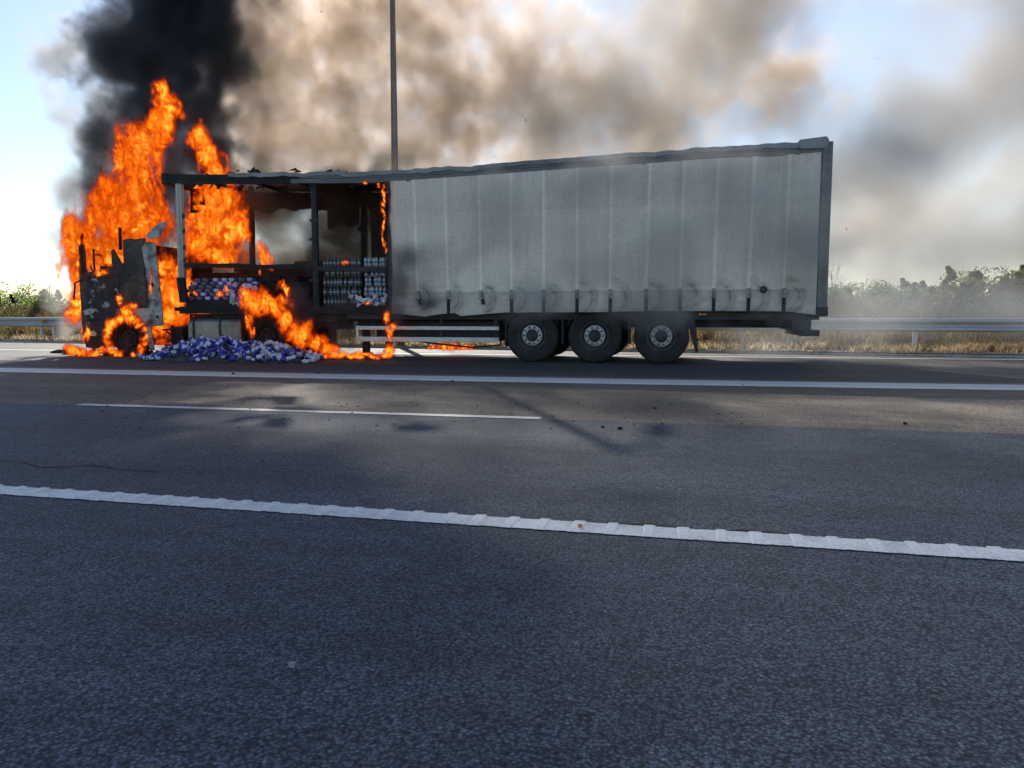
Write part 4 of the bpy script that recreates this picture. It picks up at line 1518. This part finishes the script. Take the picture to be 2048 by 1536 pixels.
# charred cargo blocks in the middle of the open bays
blk = [(505, 560, 540, 0.6), (545, 600, 548, 0.8), (560, 640, 530, 1.4), (470, 540, 528, 1.3), (590, 700, 520, 1.9), (400, 480, 540, 1.5)]
for i, (a, b_, top, dy) in enumerate(blk):
    y0 = YN + dy
    x0, x1 = X(a, y0), X(b_, y0)
    zt = at(a, top, y0).z
    rs = random.Random(i)
    mb = MB()
    nl = max(2, int((zt - zdk) / 0.14))
    for l_ in range(nl):
        q = rs.uniform(-.03, .03)
        mb.box(x0 + q, x1 + q + rs.uniform(-.06, .06), y0 + rs.uniform(-.03, .03), y0 + .7, zdk + .002 + l_ * .14, zdk + .13 + l_ * .14)
    o = mb.build('burnt_pallet_load', M_burnt_wood, bevel=0.012)
    tag(o, ['black burnt load nearest the deck edge over the drive wheel', 'charred load just left of the middle pillar', 'charred load behind the middle pillar', 'burnt load behind the slumped packs', 'blackened load at the far side behind the bottles', 'burnt load behind the blue stacked packs'][i], 'cargo', 'burnt loads in the trailer')


def bottle_mesh(name, mats):
    mb = MB()
    mb.lathe([(0.001, 0), (.032, 0.002), (.038, .012), (.038, .06), (.034, .065), (.034, .11), (.038, .115), (.036, .14), (.018, .175), (.014, .18)], 9, axis='z')
    mb.lathe([(.017, .178), (.017, .196), (.001, .197)], 9, axis='z', mi=1)
    mb.lathe([(.0352, .068), (.0352, .108)], 9, axis='z', mi=2)
    return mb.mesh(name, mats)
B1 = bottle_mesh('bottle', [M_bottle_dark, M_bottle_dark, M_white_soot])
B2 = bottle_mesh('bottle', [M_bottle, M_white_soot, M_cap_blue])
def load(px0, px1, me, label, layers, y0, dark):
    x0, x1 = X(px0, y0), X(px1, y0)
    z0 = zdk + .005
    o = empty('bottle_pallet', ((x0 + x1) / 2, y0 + .5, z0), label, 'pallet load', 'bottle loads in the trailer')
    nx = int((x1 - x0) / .08)
    rb_ = random.Random(int(px0))
    for l_ in range(layers):
        mb = MB()
        mb.box(x0, x1, y0 + .02, y0 + .9, z0 + l_ * .205, z0 + l_ * .205 + .006)
        mb.build('layer_sheet', M_white_soot if not dark else M_bottle_dark, o)
        for r in range(2):
            for i in range(nx):
                if rb_.random() < .07: continue
                b = bpy.data.objects.new('bottle', me)
                C.objects.link(b)
                b.parent = o
                b.location = (x0 + .04 + i * .08 - (x0 + x1) / 2 + rb_.uniform(-.012, .012), .05 + r * .08 - .5 + rb_.uniform(-.02, .02), l_ * .205 + .007)
                b.rotation_euler = (rb_.uniform(-.08, .08), rb_.uniform(-.10, .10), 0)
    mb = MB()
    mb.box(x0 + .02, x1 - .02, y0 + .2, y0 + .9, z0 + .01, z0 + layers * .205 - .03)
    mb.build('inner_load', M_burnt_wood, o)
    return o
load(646, 722, B1, 'sooty clear bottles stacked in layers right of the middle pillar', 5, YN + .14, True)
load(729, 772, B2, 'blue and white wrapped bottles stacked beside the burning curtain edge', 5, YN + .12, False)
# torn wrap strips on the right load
mb = MB()
rs = random.Random(31)
for k in range(9):
    c = at(rs.uniform(700, 772), rs.uniform(585, 612), YN + .03)
    l_ = rs.uniform(.03, .09)
    mb.sheet(lambda u, v: (c.x + l_ * (u - .5) * 2 + .02 * math.sin(v * 5), c.y - .02 * math.sin(u * 4), c.z - v * .09 + .02 * math.sin(u * 6)), 5, 4)
tag(mb.build('torn_wrap', M_white), 'torn white plastic wrap hanging below the stacked bottles', 'plastic wrap')

# ------------------------------------------------------------------ debris on the road
def scrap(px, py, size, seed, label, mat=M_char, name='debris_scrap', dz=.01):
    rs = random.Random(seed)
    g = ground(px, py)
    mb = MB()
    n_ = 7
    top = [(size * rs.uniform(.4, 1) * math.cos(k * .9), size * rs.uniform(.3, .7) * math.sin(k * .9), dz + rs.uniform(0, size * .35)) for k in range(n_)]
    botm = [(x * 1.05, y * 1.05, 0.0) for x, y, z in top]
    mb.add(top + botm, [tuple(range(n_))] + [(k, (k + 1) % n_, n_ + (k + 1) % n_, n_ + k) for k in range(n_)])
    o = mb.build(name, mat, loc=(g.x, g.y, 0.004))
    tag(o, label, 'debris', 'scraps lying on the road')
scrap(1241, 859, .03, 1, 'black scrap of burnt plastic on the dark lane right of the lane line end')
scrap(1309, 818, .022, 2, 'small black scrap on the brown lane above the lane line end')
scrap(1206, 856, .02, 3, 'tiny dark crumb beside the black scrap on the dark lane')
scrap(1810, 849, .03, 4, 'dark flake on the seam of the brown lane at right')
scrap(583, 1337, .012, 5, 'small white chip on the dark asphalt in the foreground', M_pale_ash, 'stone_chip')
scrap(1160, 1057, .012, 6, 'rusty fleck on the white ribbed edge line', M_amber, 'rust_fleck', dz=.014)
scrap(467, 749, .05, 7, 'dark scrap lying on the wide shoulder line below the heap')
scrap(905, 763, .03, 8, 'dark crumb on the wide shoulder line below the side guards')
scrap(636, 747, .04, 9, 'black crumb on the shoulder line right of the heap')
rs = random.Random(14)
for i, (px, py, s_) in enumerate(((118, 706, .25), (150, 708, .4), (185, 707, .3), (230, 711, .35), (160, 712, .2), (290, 708, .25))):
    scrap(px, py, s_, 50 + i, ['flat burnt scrap farthest left on the ground before the cab', 'large charred scrap in front of the cab bumper', 'charred piece lying under the bumper corner', 'burnt strip lying before the front wheel', 'thin black scrap nearest the road before the cab', 'burnt piece between front wheel and pack heap'][i])
mb = MB()
for k in range(700):
    px, py = rs.uniform(60, 1500), rs.uniform(700, 860)
    if rs.random() < .6: px, py = rs.uniform(90, 800), rs.uniform(700, 735)
    g = ground(px, py)
    r = rs.uniform(.004, .02)
    mb.add([(g.x - r, g.y, .002), (g.x + r, g.y + r * .3, .002), (g.x, g.y + r, .003 + r * .5), (g.x + r * .2, g.y - r, .002)], [(0, 3, 2), (3, 1, 2)])
tag(mb.build('ash_crumbs', M_char), 'fine black crumbs of ash strewn over the road by the fire', 'ash', kind='stuff')
# ash flakes floating in the air
for i, (px, py, r, lb) in enumerate(((642, 23, .014, 'black ash flake floating high in the brown smoke'), (1051, 240, .015, 'dark ash flake drifting above the middle of the trailer roof'), (1693, 458, .016, 'reddish ash flake drifting right of the trailer rear'), (1757, 117, .011, 'tiny ash flake in the sky at upper right'), (1908, 422, .010, 'tiny flake low in the haze near the right edge'))):
    c = at(px, py, 15.0)
    mb = MB()
    mb.add([(-r, 0, -r * .6), (r * .7, .01, -r), (r, .02, r * .5), (-r * .3, 0, r)], [(0, 1, 2, 3)])
    mb.add([(-r, .004, -r * .6), (r * .7, .014, -r), (r * .2, .04, 0)], [(0, 1, 2)])
    o = mb.build('ash_flake', M_char if i != 2 else M_red, loc=c)
    tag(o, lb, 'ash flake', 'ash flakes in the air')


# ------------------------------------------------------------------ fire and smoke volumes
def cloud(name, vox, blobs, mat, label, cat, warp=1.0, wscale=.5, nscale=.6, k=2.0, t=.3, gain=1.0, rough=.6, detail=5, stretch=(1, 1, 1), ridge=0.0, rscale=6.0, seed=0.0, zmin=None, ymin=None, smooth=.3, pad=.25, ymax=None, zmax=None):
    lo = [min(c[i] - r[i] * (1 + pad) for c, r in blobs) - warp * .5 for i in range(3)]
    hi = [max(c[i] + r[i] * (1 + pad) for c, r in blobs) + warp * .5 for i in range(3)]
    if zmin is not None: lo[2] = max(lo[2], zmin)
    if ymin is not None: lo[1] = max(lo[1], ymin)
    if ymax is not None: hi[1] = min(hi[1], ymax)
    if zmax is not None: hi[2] = min(hi[2], zmax)
    ng = bpy.data.node_groups.new(name, 'GeometryNodeTree')
    ng.interface.new_socket('Geometry', in_out='OUTPUT', socket_type='NodeSocketGeometry')
    N, L = ng.nodes.new, ng.links.new

    def M(op, a, b=None, c=None, clamp=False):
        n = N('ShaderNodeMath')
        n.operation = op
        n.use_clamp = clamp
        for i, v in enumerate((a, b, c)):
            if v is None: continue
            if isinstance(v, (int, float)): n.inputs[i].default_value = v
            else: L(v, n.inputs[i])
        return n.outputs[0]

    def V(op, a, b=None):
        n = N('ShaderNodeVectorMath')
        n.operation = op
        for i, v in enumerate((a, b)):
            if v is None: continue
            if isinstance(v, (tuple, list, Vector)): n.inputs[i].default_value = tuple(v)
            else: L(v, n.inputs[i])
        return n
    pos = N('GeometryNodeInputPosition').outputs[0]

    def noise(p, s_, det, r=.5, dist=0.0):
        n = N('ShaderNodeTexNoise')
        n.inputs['Scale'].default_value = s_
        n.inputs['Detail'].default_value = det
        n.inputs['Roughness'].default_value = r
        n.inputs['Distortion'].default_value = dist
        L(p, n.inputs['Vector'])
        return n
    sp = V('MULTIPLY', V('ADD', pos, (seed, seed * 1.3, seed * .7)).outputs[0], stretch).outputs[0]
    wv = V('SUBTRACT', noise(sp, wscale, 3).outputs['Color'], (.5, .5, .5))
    s1 = V('SCALE', wv.outputs[0])
    s1.inputs['Scale'].default_value = warp * 2
    p = V('ADD', pos, s1.outputs[0]).outputs[0]
    acc = None
    for c, r in blobs:
        l = V('LENGTH', V('DIVIDE', V('SUBTRACT', p, c).outputs[0], r).outputs[0]).outputs['Value']
        acc = l if acc is None else M('SMOOTH_MIN', acc, l, smooth)
    f = M('SUBTRACT', 1.0, acc)
    f = M('ADD', f, M('MULTIPLY', M('SUBTRACT', noise(sp, nscale, detail, rough).outputs[0], .5), k))
    f = M('MULTIPLY', M('SUBTRACT', f, t), gain, clamp=True)
    if ridge:
        f = M('POWER', f, 1.7)
        sp = V('MULTIPLY', sp, (1, .3, 1)).outputs[0]
        wp = V('ADD', sp, V('SCALE', noise(sp, rscale * .5, 2).outputs['Color']).outputs[0])
        wp.inputs[1].links[0].from_node.inputs['Scale'].default_value = .35
        rn = M('ABSOLUTE', M('SUBTRACT', noise(wp.outputs[0], rscale, 2, .5).outputs[0], .5))
        rd = M('SUBTRACT', 1.0, M('MULTIPLY', rn, 12.0), clamp=True)
        f = M('MULTIPLY', f, M('ADD', 1 - ridge, M('MULTIPLY', rd, ridge)))
    vc = N('GeometryNodeVolumeCube')
    L(f, vc.inputs['Density'])
    vc.inputs['Min'].default_value = lo
    vc.inputs['Max'].default_value = hi
    for i, a in enumerate('XYZ'): vc.inputs['Resolution ' + a].default_value = max(2, int((hi[i] - lo[i]) / vox))
    sm = N('GeometryNodeSetMaterial')
    sm.inputs['Material'].default_value = mat
    L(vc.outputs[0], sm.inputs[0])
    L(sm.outputs[0], N('NodeGroupOutput').inputs[0])
    vd = bpy.data.volumes.new(name)
    vd.materials.append(mat)
    o = bpy.data.objects.new(name, vd)
    C.objects.link(o)
    md = o.modifiers.new('field', 'NODES')
    md.node_group = ng
    tag(o, label, cat, kind='stuff')
    return o


def smoke_mat(name, col, dens, an=.35, shadow=None):
    m = bpy.data.materials.new(name)
    m.use_nodes = True
    nt = m.node_tree
    nt.nodes.clear()
    o = nt.nodes.new('ShaderNodeOutputMaterial')
    v = nt.nodes.new('ShaderNodeVolumePrincipled')
    v.inputs['Color'].default_value = tuple(col) + (1,)
    v.inputs['Density'].default_value = dens
    v.inputs['Anisotropy'].default_value = an
    nt.links.new(v.outputs[0], o.inputs['Volume'])
    return m


def fire_mat(name, sigma=14.0, lum=1.0, hot=(1.0, .20, .006), mid=(.88, .085, .002), cool=(.30, .014, .001)):
    m = bpy.data.materials.new(name)
    m.use_nodes = True
    nt = m.node_tree
    nt.nodes.clear()
    n = NT(nt)
    o = n.n('ShaderNodeOutputMaterial')
    vi = n.n('ShaderNodeVolumeInfo')
    d = vi.outputs['Density']
    col = n.ramp(d, [(0.0, cool), (0.13, mid), (0.34, hot), (0.72, (1.0, .52, .06))])
    br = n.ramp(d, [(0.0, .26), (0.12, 0.48), (0.45, .95), (1.0, 1.4)])
    em = n.n('ShaderNodeEmission')
    n.l(col, em.inputs[0])
    n.l(n.math('MULTIPLY', n.math('MULTIPLY', d, sigma * lum), br), em.inputs[1])
    ab = n.n('ShaderNodeVolumeAbsorption')
    ab.inputs[0].default_value = (.05, .05, .05, 1)
    n.l(n.math('MULTIPLY', d, sigma), ab.inputs['Density'])
    ad = n.n('ShaderNodeAddShader')
    n.l(em.outputs[0], ad.inputs[0])
    n.l(ab.outputs[0], ad.inputs[1])
    n.l(ad.outputs[0], o.inputs['Volume'])
    return m


def B(px, py, Y, rx, ry=None, rz_=None):
    c = at(px, py, Y)
    return (tuple(c), (rx, ry if ry else rx, rz_ if rz_ else rx))


FIRE = fire_mat('flame', 70, 1.0)
F = dict(warp=.36, wscale=1.8, nscale=2.6, k=2.8, t=-.04, gain=1.2, detail=6, rough=.68, stretch=(1, 1, .42), ridge=.84, rscale=7.0, pad=.25)

cloud('cab_flames', .024, [
    B(240, 520, 15.9, .9, .7, .5), B(200, 500, 15.7, .7, .6, .6), B(270, 450, 15.9, .95, .7, .7), B(225, 430, 15.8, .75, .6, .7),
    B(262, 390, 15.9, .8, .6, .7), B(272, 330, 15.9, .66, .5, .7), B(300, 440, 15.9, .5, .5, .7), B(280, 285, 15.9, .5, .45, .55), B(318, 255, 15.9, .36, .35, .5),
    B(336, 215, 15.9, .34, .3, .4), B(326, 180, 15.9, .2, .2, .4), B(150, 500, 15.4, .28, .5, .8), B(158, 460, 15.6, .3, .5, .35)],
    FIRE, 'tall orange flames rising from the roofless truck cab', 'flames', **F)
cloud('cab_flames', .025, [
    B(152, 560, 15.3, .17, .35, .7), B(150, 605, 15.2, .16, .3, .5), B(165, 640, 15.1, .09, .25, .6), B(155, 697, 14.5, .34, .3, .13), B(190, 703, 14.5, .35, .25, .07), B(210, 520, 14.9, .3, .12, .25), B(166, 480, 14.62, .14, .08, .2), B(158, 530, 14.6, .07, .08, .4), B(262, 473, 14.65, .42, .08, .09), B(200, 540, 14.62, .35, .07, .07), B(300, 560, 14.6, .05, .05, .35), B(166, 655, 14.6, .05, .06, .25)],
    FIRE, 'flames licking down the front of the cab to the road', 'flames', zmin=0.0, **F)
cloud('trailer_flames', .024, [
    B(400, 280, 15.9, .28, .3, .4), B(412, 320, 15.9, .4, .35, .45), B(430, 360, 15.9, .42, .4, .4), B(385, 365, 15.7, .32, .4, .3),
    B(440, 400, 15.8, .65, .5, .5), B(425, 450, 15.8, .75, .5, .6), B(395, 490, 15.6, .6, .5, .5), B(440, 505, 15.7, .6, .5, .35), B(400, 415, 15.9, .4, .4, .5),
    B(468, 450, 15.9, .42, .35, .6), B(528, 508, 15.2, .14, .15, .32), B(383, 560, 15.1, .10, .12, .55)],
    FIRE, 'flames filling the burnt front bay of the trailer', 'flames', **F)
cloud('gap_flames', .024, [
    B(345, 590, 15.5, .36, .5, .7), B(340, 545, 15.6, .22, .4, .6), B(350, 632, 15.2, .42, .4, .3), B(395, 637, 15.2, .5, .3, .12), B(335, 660, 15.3, .4, .3, .25), B(350, 690, 15.2, .45, .3, .16), B(301, 560, 14.95, .10, .1, .5)],
    FIRE, 'flames burning between the cab and the trailer front pillar', 'flames', zmin=0.0, **F)
ring = []
for k in range(19):
    t = math.radians(-70 + 320 * k / 18)
    c = at(252, 676, 14.62)
    rr = .16 if 40 < math.degrees(t) < 215 else .09
    ring.append(((c.x + .50 * math.cos(t), 14.62, max(.05, c.z + .46 * math.sin(t))), (rr, .12, rr)))
cloud('wheel_flames', .02, ring + [B(252, 622, 14.62, .26, .1, .17), B(240, 598, 14.6, .08, .08, .2), B(222, 702, 14.5, .3, .15, .05), B(268, 615, 14.62, .17, .1, .13)],
      FIRE, 'ring of flames burning round the truck front wheel', 'flames', zmin=0.0, **dict(F, warp=.14, wscale=3.5, nscale=6, rscale=9, k=1.6))
cloud('drive_wheel_flames', .022, [
    B(505, 604, 14.55, .34, .16, .36), B(530, 608, 14.55, .42, .17, .34), B(557, 612, 14.55, .36, .17, .30), B(490, 585, 14.55, .16, .12, .24), B(575, 585, 14.6, .10, .1, .2), B(494, 640, 14.55, .10, .12, .3), B(500, 665, 14.55, .06, .1, .2),
    B(572, 640, 14.55, .22, .17, .28), B(587, 662, 14.5, .26, .18, .30), B(608, 672, 14.5, .32, .2, .32), B(634, 686, 14.45, .34, .2, .26), B(658, 700, 14.4, .3, .2, .16), B(560, 570, 14.7, .1, .1, .14)],
    FIRE, 'flames arching over the drive wheel and falling towards the road', 'flames', zmin=0.0, **dict(F, warp=.2, wscale=2.6, nscale=5, rscale=8, k=1.5))
cloud('ground_flames', .022, [
    *[B(655 + 9 * q, 709 + (q % 3), 14.2 + .04 * ((q * 7) % 5), .12, .13, .035 + .055 * ((q * 5) % 4) / 3) for q in range(14)], B(778, 700, 14.3, .12, .12, .18), B(780, 668, 14.45, .10, .08, .22), B(776, 636, 14.5, .09, .08, .16), B(787, 655, 14.48, .1, .07, .12)],
    FIRE, 'low line of flames along the road up to the burning curtain corner', 'flames', zmin=0.0, **dict(F, warp=.12, wscale=3.5, nscale=7, rscale=10, k=1.5, t=-.12))
cloud('curtain_flames', .018, [
    *[B(766 + 2.5 * math.sin(q * 1.3), 378 + 11 * q, 14.58, .045 + .015 * math.sin(q * 2.1), .05, .12) for q in range(11)], B(755, 370, 14.6, .05, .05, .06), B(732, 367, 14.6, .07, .05, .035), B(771, 500, 14.58, .02, .04, .14)],
    FIRE, 'thin flame creeping up the burning edge of the curtain', 'flames', **dict(F, warp=.09, wscale=5, nscale=9, rscale=12, k=1.4, t=-.08))
cloud('underbody_flames', .022, [B(885, 694, 15.6, .28, .15, .10), B(905, 692, 15.6, .25, .15, .13), B(930, 697, 15.6, .28, .15, .07), B(865, 698, 15.6, .2, .15, .05)],
      FIRE, 'low flames on the road beneath the middle of the trailer', 'flames', zmin=0.0, **dict(F, warp=.12, wscale=3.2, nscale=6, rscale=9, k=1.6))
cloud('cargo_flames', .02, [B(692, 526, 14.75, .13, .07, .09), B(740, 528, 14.75, .05, .05, .06), B(735, 606, 14.7, .22, .05, .03), B(440, 588, 14.7, .14, .1, .08), B(391, 586, 14.7, .07, .1, .06), B(520, 545, 14.8, .06, .06, .12), B(455, 575, 14.7, .1, .1, .15)],
      FIRE, 'small flames licking at the stacked cargo and deck edge', 'flames', **dict(F, warp=.1, wscale=4, nscale=7, rscale=10, k=1.5, t=.05))

S_BLACK = smoke_mat('black_smoke', (.15, .165, .20), 3.8, .3)
S_BROWN = smoke_mat('brown_smoke', (.70, .56, .42), 2.0, .35)
S_UPPER = smoke_mat('upper_smoke', (.78, .70, .62), .6, .35)
S_GREY = smoke_mat('grey_smoke', (.60, .57, .54), .8, .25)

cloud('black_smoke', .07, [
    B(300, 200, 17.2, 1.0, 1.0, 1.3), B(255, 100, 17.4, 1.4, 1.2, 1.1), B(330, 120, 17.3, 1.3, 1.1, 1.2), B(340, 10, 17.8, 1.6, 1.3, 1.4), B(230, 130, 17.3, .9, .8, .9),
    B(390, 200, 17.4, .9, 1.0, 1.3), B(410, 300, 17.2, .9, .8, 1.1), B(345, 290, 17.1, .7, .7, 1.0), B(420, 60, 18, 1.1, 1.1, 1.8), B(400, -120, 18.4, 2.2, 1.6, 1.8), B(520, -280, 19, 2.4, 1.8, 2.0),
    B(225, 310, 17.0, .8, .7, 1.3), B(350, 400, 17.0, 1.0, .6, 1.5), B(330, 520, 16.6, .6, .5, 1.3), B(470, 420, 17.1, .6, .5, 1.5), B(190, 400, 16.8, .5, .5, 1.1), B(345, 320, 15.2, .28, .2, .5)],
    S_BLACK, 'dense black smoke column boiling up from the truck cab', 'smoke', warp=.7, wscale=.9, nscale=1.2, k=3.0, t=-.02, gain=1.9, seed=3, detail=8, rough=.70)
def BS(px, py, Y, rx, ry, rz_):
    return B(px, py, Y + 4.4, rx * 1.22, ry * .62, rz_ * 1.22)


cloud('brown_smoke', .10, [
    BS(520, 100, 18.6, 1.9, 1.3, 2.8), BS(560, 280, 18.3, 1.9, 1.2, 1.8), BS(700, 60, 19, 2.2, 1.4, 2.4), BS(700, 250, 18.5, 2.0, 1.2, 1.8), BS(850, 40, 19.3, 2.2, 1.4, 2.2), BS(880, 240, 18.8, 2.1, 1.2, 1.7),
    BS(1030, 120, 19.5, 2.0, 1.0, 1.6), BS(1060, 230, 19, 1.9, 1.1, 1.6), BS(1210, 180, 19.6, 1.5, .8, 1.2), BS(1290, 260, 19.4, 1.2, .8, 1.0), BS(620, 320, 17.9, 1.6, .7, .9), BS(850, 320, 17.9, 1.6, .7, .6), BS(440, 330, 17.9, .9, .8, 1.8), BS(1350, 200, 20, 1.4, .9, 1.2), BS(1420, 60, 20, 1.5, 1.0, 1.4), BS(1560, 160, 20, 1.2, .8, .9)],
    S_BROWN, 'billowing tan and brown smoke behind the trailer roof', 'smoke', warp=.8, wscale=.8, nscale=1.0, k=4.2, t=-.30, gain=.9, rough=.74, detail=8, seed=11)
cloud('brown_smoke', .10, [B(560, 430, 18.1, 1.5, .6, 1.2), B(720, 450, 18.1, 1.4, .6, 1.4), B(640, 540, 18.1, 2.0, .6, .8), B(440, 540, 18.0, 1.2, .6, .6), B(690, 390, 18.2, 1.2, .6, .7)],
    smoke_mat('bay_back_smoke', (.60, .51, .41), 3.6, .35), 'brown smoke hanging beyond the open trailer bays', 'smoke', warp=.6, wscale=.9, nscale=1.2, k=3.0, t=-.3, gain=1.0, rough=.65, detail=6, seed=13)
cloud('brown_smoke', .22, [
    B(600, -290, 20.5, 3.4, 2, 2.4), B(900, -300, 20.8, 3.4, 2, 2.2), B(1250, -310, 21.2, 3.4, 2.2, 2.2), B(1650, -300, 21.5, 4.0, 2.4, 2.4), B(2100, -320, 22, 4.0, 2.4, 2.6), B(300, -420, 20.5, 3.0, 2.2, 2.4)],
    S_UPPER, 'upper layer of brown smoke carried off over the road', 'smoke', warp=1.4, wscale=.35, nscale=.45, k=.8, t=-.45, gain=1.2, rough=.6, detail=5, seed=17)
cloud('grey_smoke', .14, [
    B(1350, 120, 20, 2.0, 1.5, 2.2), B(1280, 230, 19.3, 2.0, 1.3, 1.3), B(1500, -30, 20.5, 2.4, 1.8, 1.6), B(1760, 340, 20, 2.0, 1.5, 1.3), B(1880, 240, 20.4, 2.0, 1.5, 1.3), B(2030, 150, 20.6, 2.2, 1.6, 2.0), B(1700, 470, 27.5, 2.6, 1.6, 2.0),
    B(1850, 490, 28.5, 3.4, 2, 1.8), B(2080, 400, 27, 3, 2, 2.2), B(1760, 420, 21, 1.4, 1.2, .8), B(1150, 250, 19, 1.6, 1.2, 1.1), B(2250, 60, 21, 2.6, 2, 2.6), B(1560, 240, 19.8, 1.6, 1.4, .9)],
    S_GREY, 'thin grey smoke drifting right over the sky and verge', 'smoke', warp=1.1, wscale=.4, nscale=.6, k=3.4, t=-.3, gain=.8, rough=.66, detail=7, seed=23)
cloud('dark_smoke', .10, [
    B(500, 60, 18.2, .9, .7, 1.8), B(510, 190, 18.0, .9, .6, 1.4), B(500, 300, 17.8, .8, .5, .9), B(640, 320, 17.7, 1.0, .4, .5), B(800, 325, 17.7, 1.2, .4, .4), B(560, 20, 18.2, .9, .7, 1.2), B(690, 180, 17.9, .5, .4, .5)],
    smoke_mat('dark_brown_smoke', (.34, .29, .26), 1.3, .3), 'dark grey brown smoke between the black column and the tan billows', 'smoke', warp=.8, wscale=.7, nscale=1.0, k=3.0, t=-.05, gain=1.1, rough=.7, detail=7, seed=19)
cloud('thin_smoke', .30, [
    B(1000, 100, 23, 5, 2, 4), B(1400, 60, 23.5, 5, 2, 4), B(1800, 100, 24, 5, 2, 4), B(2200, 150, 24.5, 5, 2, 4), B(1700, 400, 24.5, 5, 2, 2.5), B(2100, 400, 25, 5, 2, 3), B(1200, 330, 23, 4, 2, 2)],
    smoke_mat('thin_smoke', (.80, .83, .88), .10, .2), 'pale thin haze of smoke spread over the whole sky', 'smoke', warp=1.5, wscale=.3, nscale=.4, k=1.8, t=-.35, gain=1.2, rough=.6, detail=5, seed=37)
cloud('pale_smoke', .10, [
    B(170, 260, 16.8, 1.0, .8, 1.4), B(150, 380, 16.5, .8, .7, 1.2), B(130, 470, 16.3, .6, .6, .9), B(200, 200, 17, .9, .8, .9), B(115, 590, 15.8, .4, .5, .5), B(140, 660, 15.3, .35, .4, .35), B(120, 120, 17.4, 1.0, .8, 1.2)],
    smoke_mat('pale_smoke', (.56, .56, .56), 2.2, .2), 'pale wisps of smoke on the left of the burning cab', 'smoke', warp=.6, wscale=.9, nscale=1.3, k=2.4, t=.1, gain=1.3, seed=31)
cloud('verge_smoke', .14, [
    B(1700, 640, 18.3, 1.7, 1.4, .9), B(1850, 600, 19.5, 2.2, 2, 1.1), B(1560, 660, 18, 1.6, 1.0, .6), B(2000, 620, 20, 2, 2, 1.1), B(1700, 560, 19.5, 1.5, 1.5, 1.1)],
    smoke_mat('verge_smoke', (.80, .82, .86), .20, .1), 'bluish smoke haze lying over the verge behind the trailer', 'smoke', warp=.8, wscale=.6, nscale=.8, k=1.2, t=-.1, gain=1.2, seed=41, zmin=.0)
cloud('bay_smoke', .08, [
    B(560, 400, 16.3, .9, .5, .5), B(690, 420, 16.4, .95, .5, 1.1), B(700, 500, 16.2, .9, .5, .8), B(640, 470, 16.5, .35, .4, 1.0), B(590, 560, 15.8, .9, .5, .5), B(690, 390, 15.9, .9, .5, .45), B(520, 580, 15.3, .5, .35, .4), B(620, 520, 15.5, .5, .35, .4), B(755, 450, 16.2, .5, .5, 1.2), B(490, 400, 16.4, .3, .4, .6), B(500, 520, 15.9, .5, .4, .4)],
    smoke_mat('bay_smoke', (.26, .225, .195), 2.7, .3), 'dark smoke rolling inside the open trailer bays', 'smoke', warp=.45, wscale=1.0, nscale=1.5, k=1.8, t=-.15, gain=1.5, seed=51)
cloud('deck_smoke', .07, [
    B(620, 640, 14.75, .5, .3, .45), B(680, 660, 14.9, .8, .35, .35), B(600, 600, 14.7, .35, .3, .4), B(740, 640, 14.95, .5, .3, .4), B(795, 560, 14.4, .28, .2, .75), B(820, 505, 14.35, .45, .2, .4), B(790, 620, 14.4, .25, .2, .4), B(700, 600, 14.5, .3, .2, .25), B(850, 600, 14.4, .3, .2, .25), B(650, 690, 15, .8, .4, .2), B(620, 500, 14.7, .2, .2, .8)],
    smoke_mat('deck_smoke', (.24, .25, .28), 4.2, .2), 'sooty smoke pouring over the deck edge beside the flames', 'smoke', warp=.35, wscale=1.4, nscale=2.2, k=1.9, t=.1, gain=1.3, seed=61, zmin=0.0)
cloud('cab_smoke', .06, [
    B(240, 555, 14.55, .45, .18, .22), B(205, 575, 14.5, .3, .15, .3), B(262, 585, 14.55, .3, .15, .35), B(225, 610, 14.5, .25, .15, .2)],
    smoke_mat('cab_smoke', (.20, .20, .22), 2.6, .2), 'grey smoke curling over the door of the burnt cab', 'smoke', warp=.3, wscale=1.6, nscale=2.6, k=2.0, t=.1, gain=1.2, seed=65, ymax=14.68)
cloud('front_veil_smoke', .10, [
    B(1180, 480, 14.1, .7, .3, 1.2), B(1150, 380, 14.1, .8, .3, .8), B(1330, 500, 14.1, 1.0, .3, 1.1), B(1500, 400, 14.1, 1.1, .3, 1.3), B(1240, 330, 14.1, .9, .3, .45), B(1450, 330, 14.1, 1.2, .3, .6), B(1080, 600, 14.0, .7, .3, .45), B(1620, 480, 14.1, .7, .3, 1.6), B(980, 420, 14.1, 1.0, .3, 1.0), B(1600, 640, 14.1, .9, .3, .4), B(1300, 620, 14.1, 1.4, .3, .5)],
    smoke_mat('front_veil', (.74, .72, .69), 1.9, .2), 'thin grey smoke veil drifting across the front of the curtain', 'smoke', warp=.5, wscale=.8, nscale=.9, k=2.4, t=-.05, gain=1.0, seed=71, ymax=14.58)
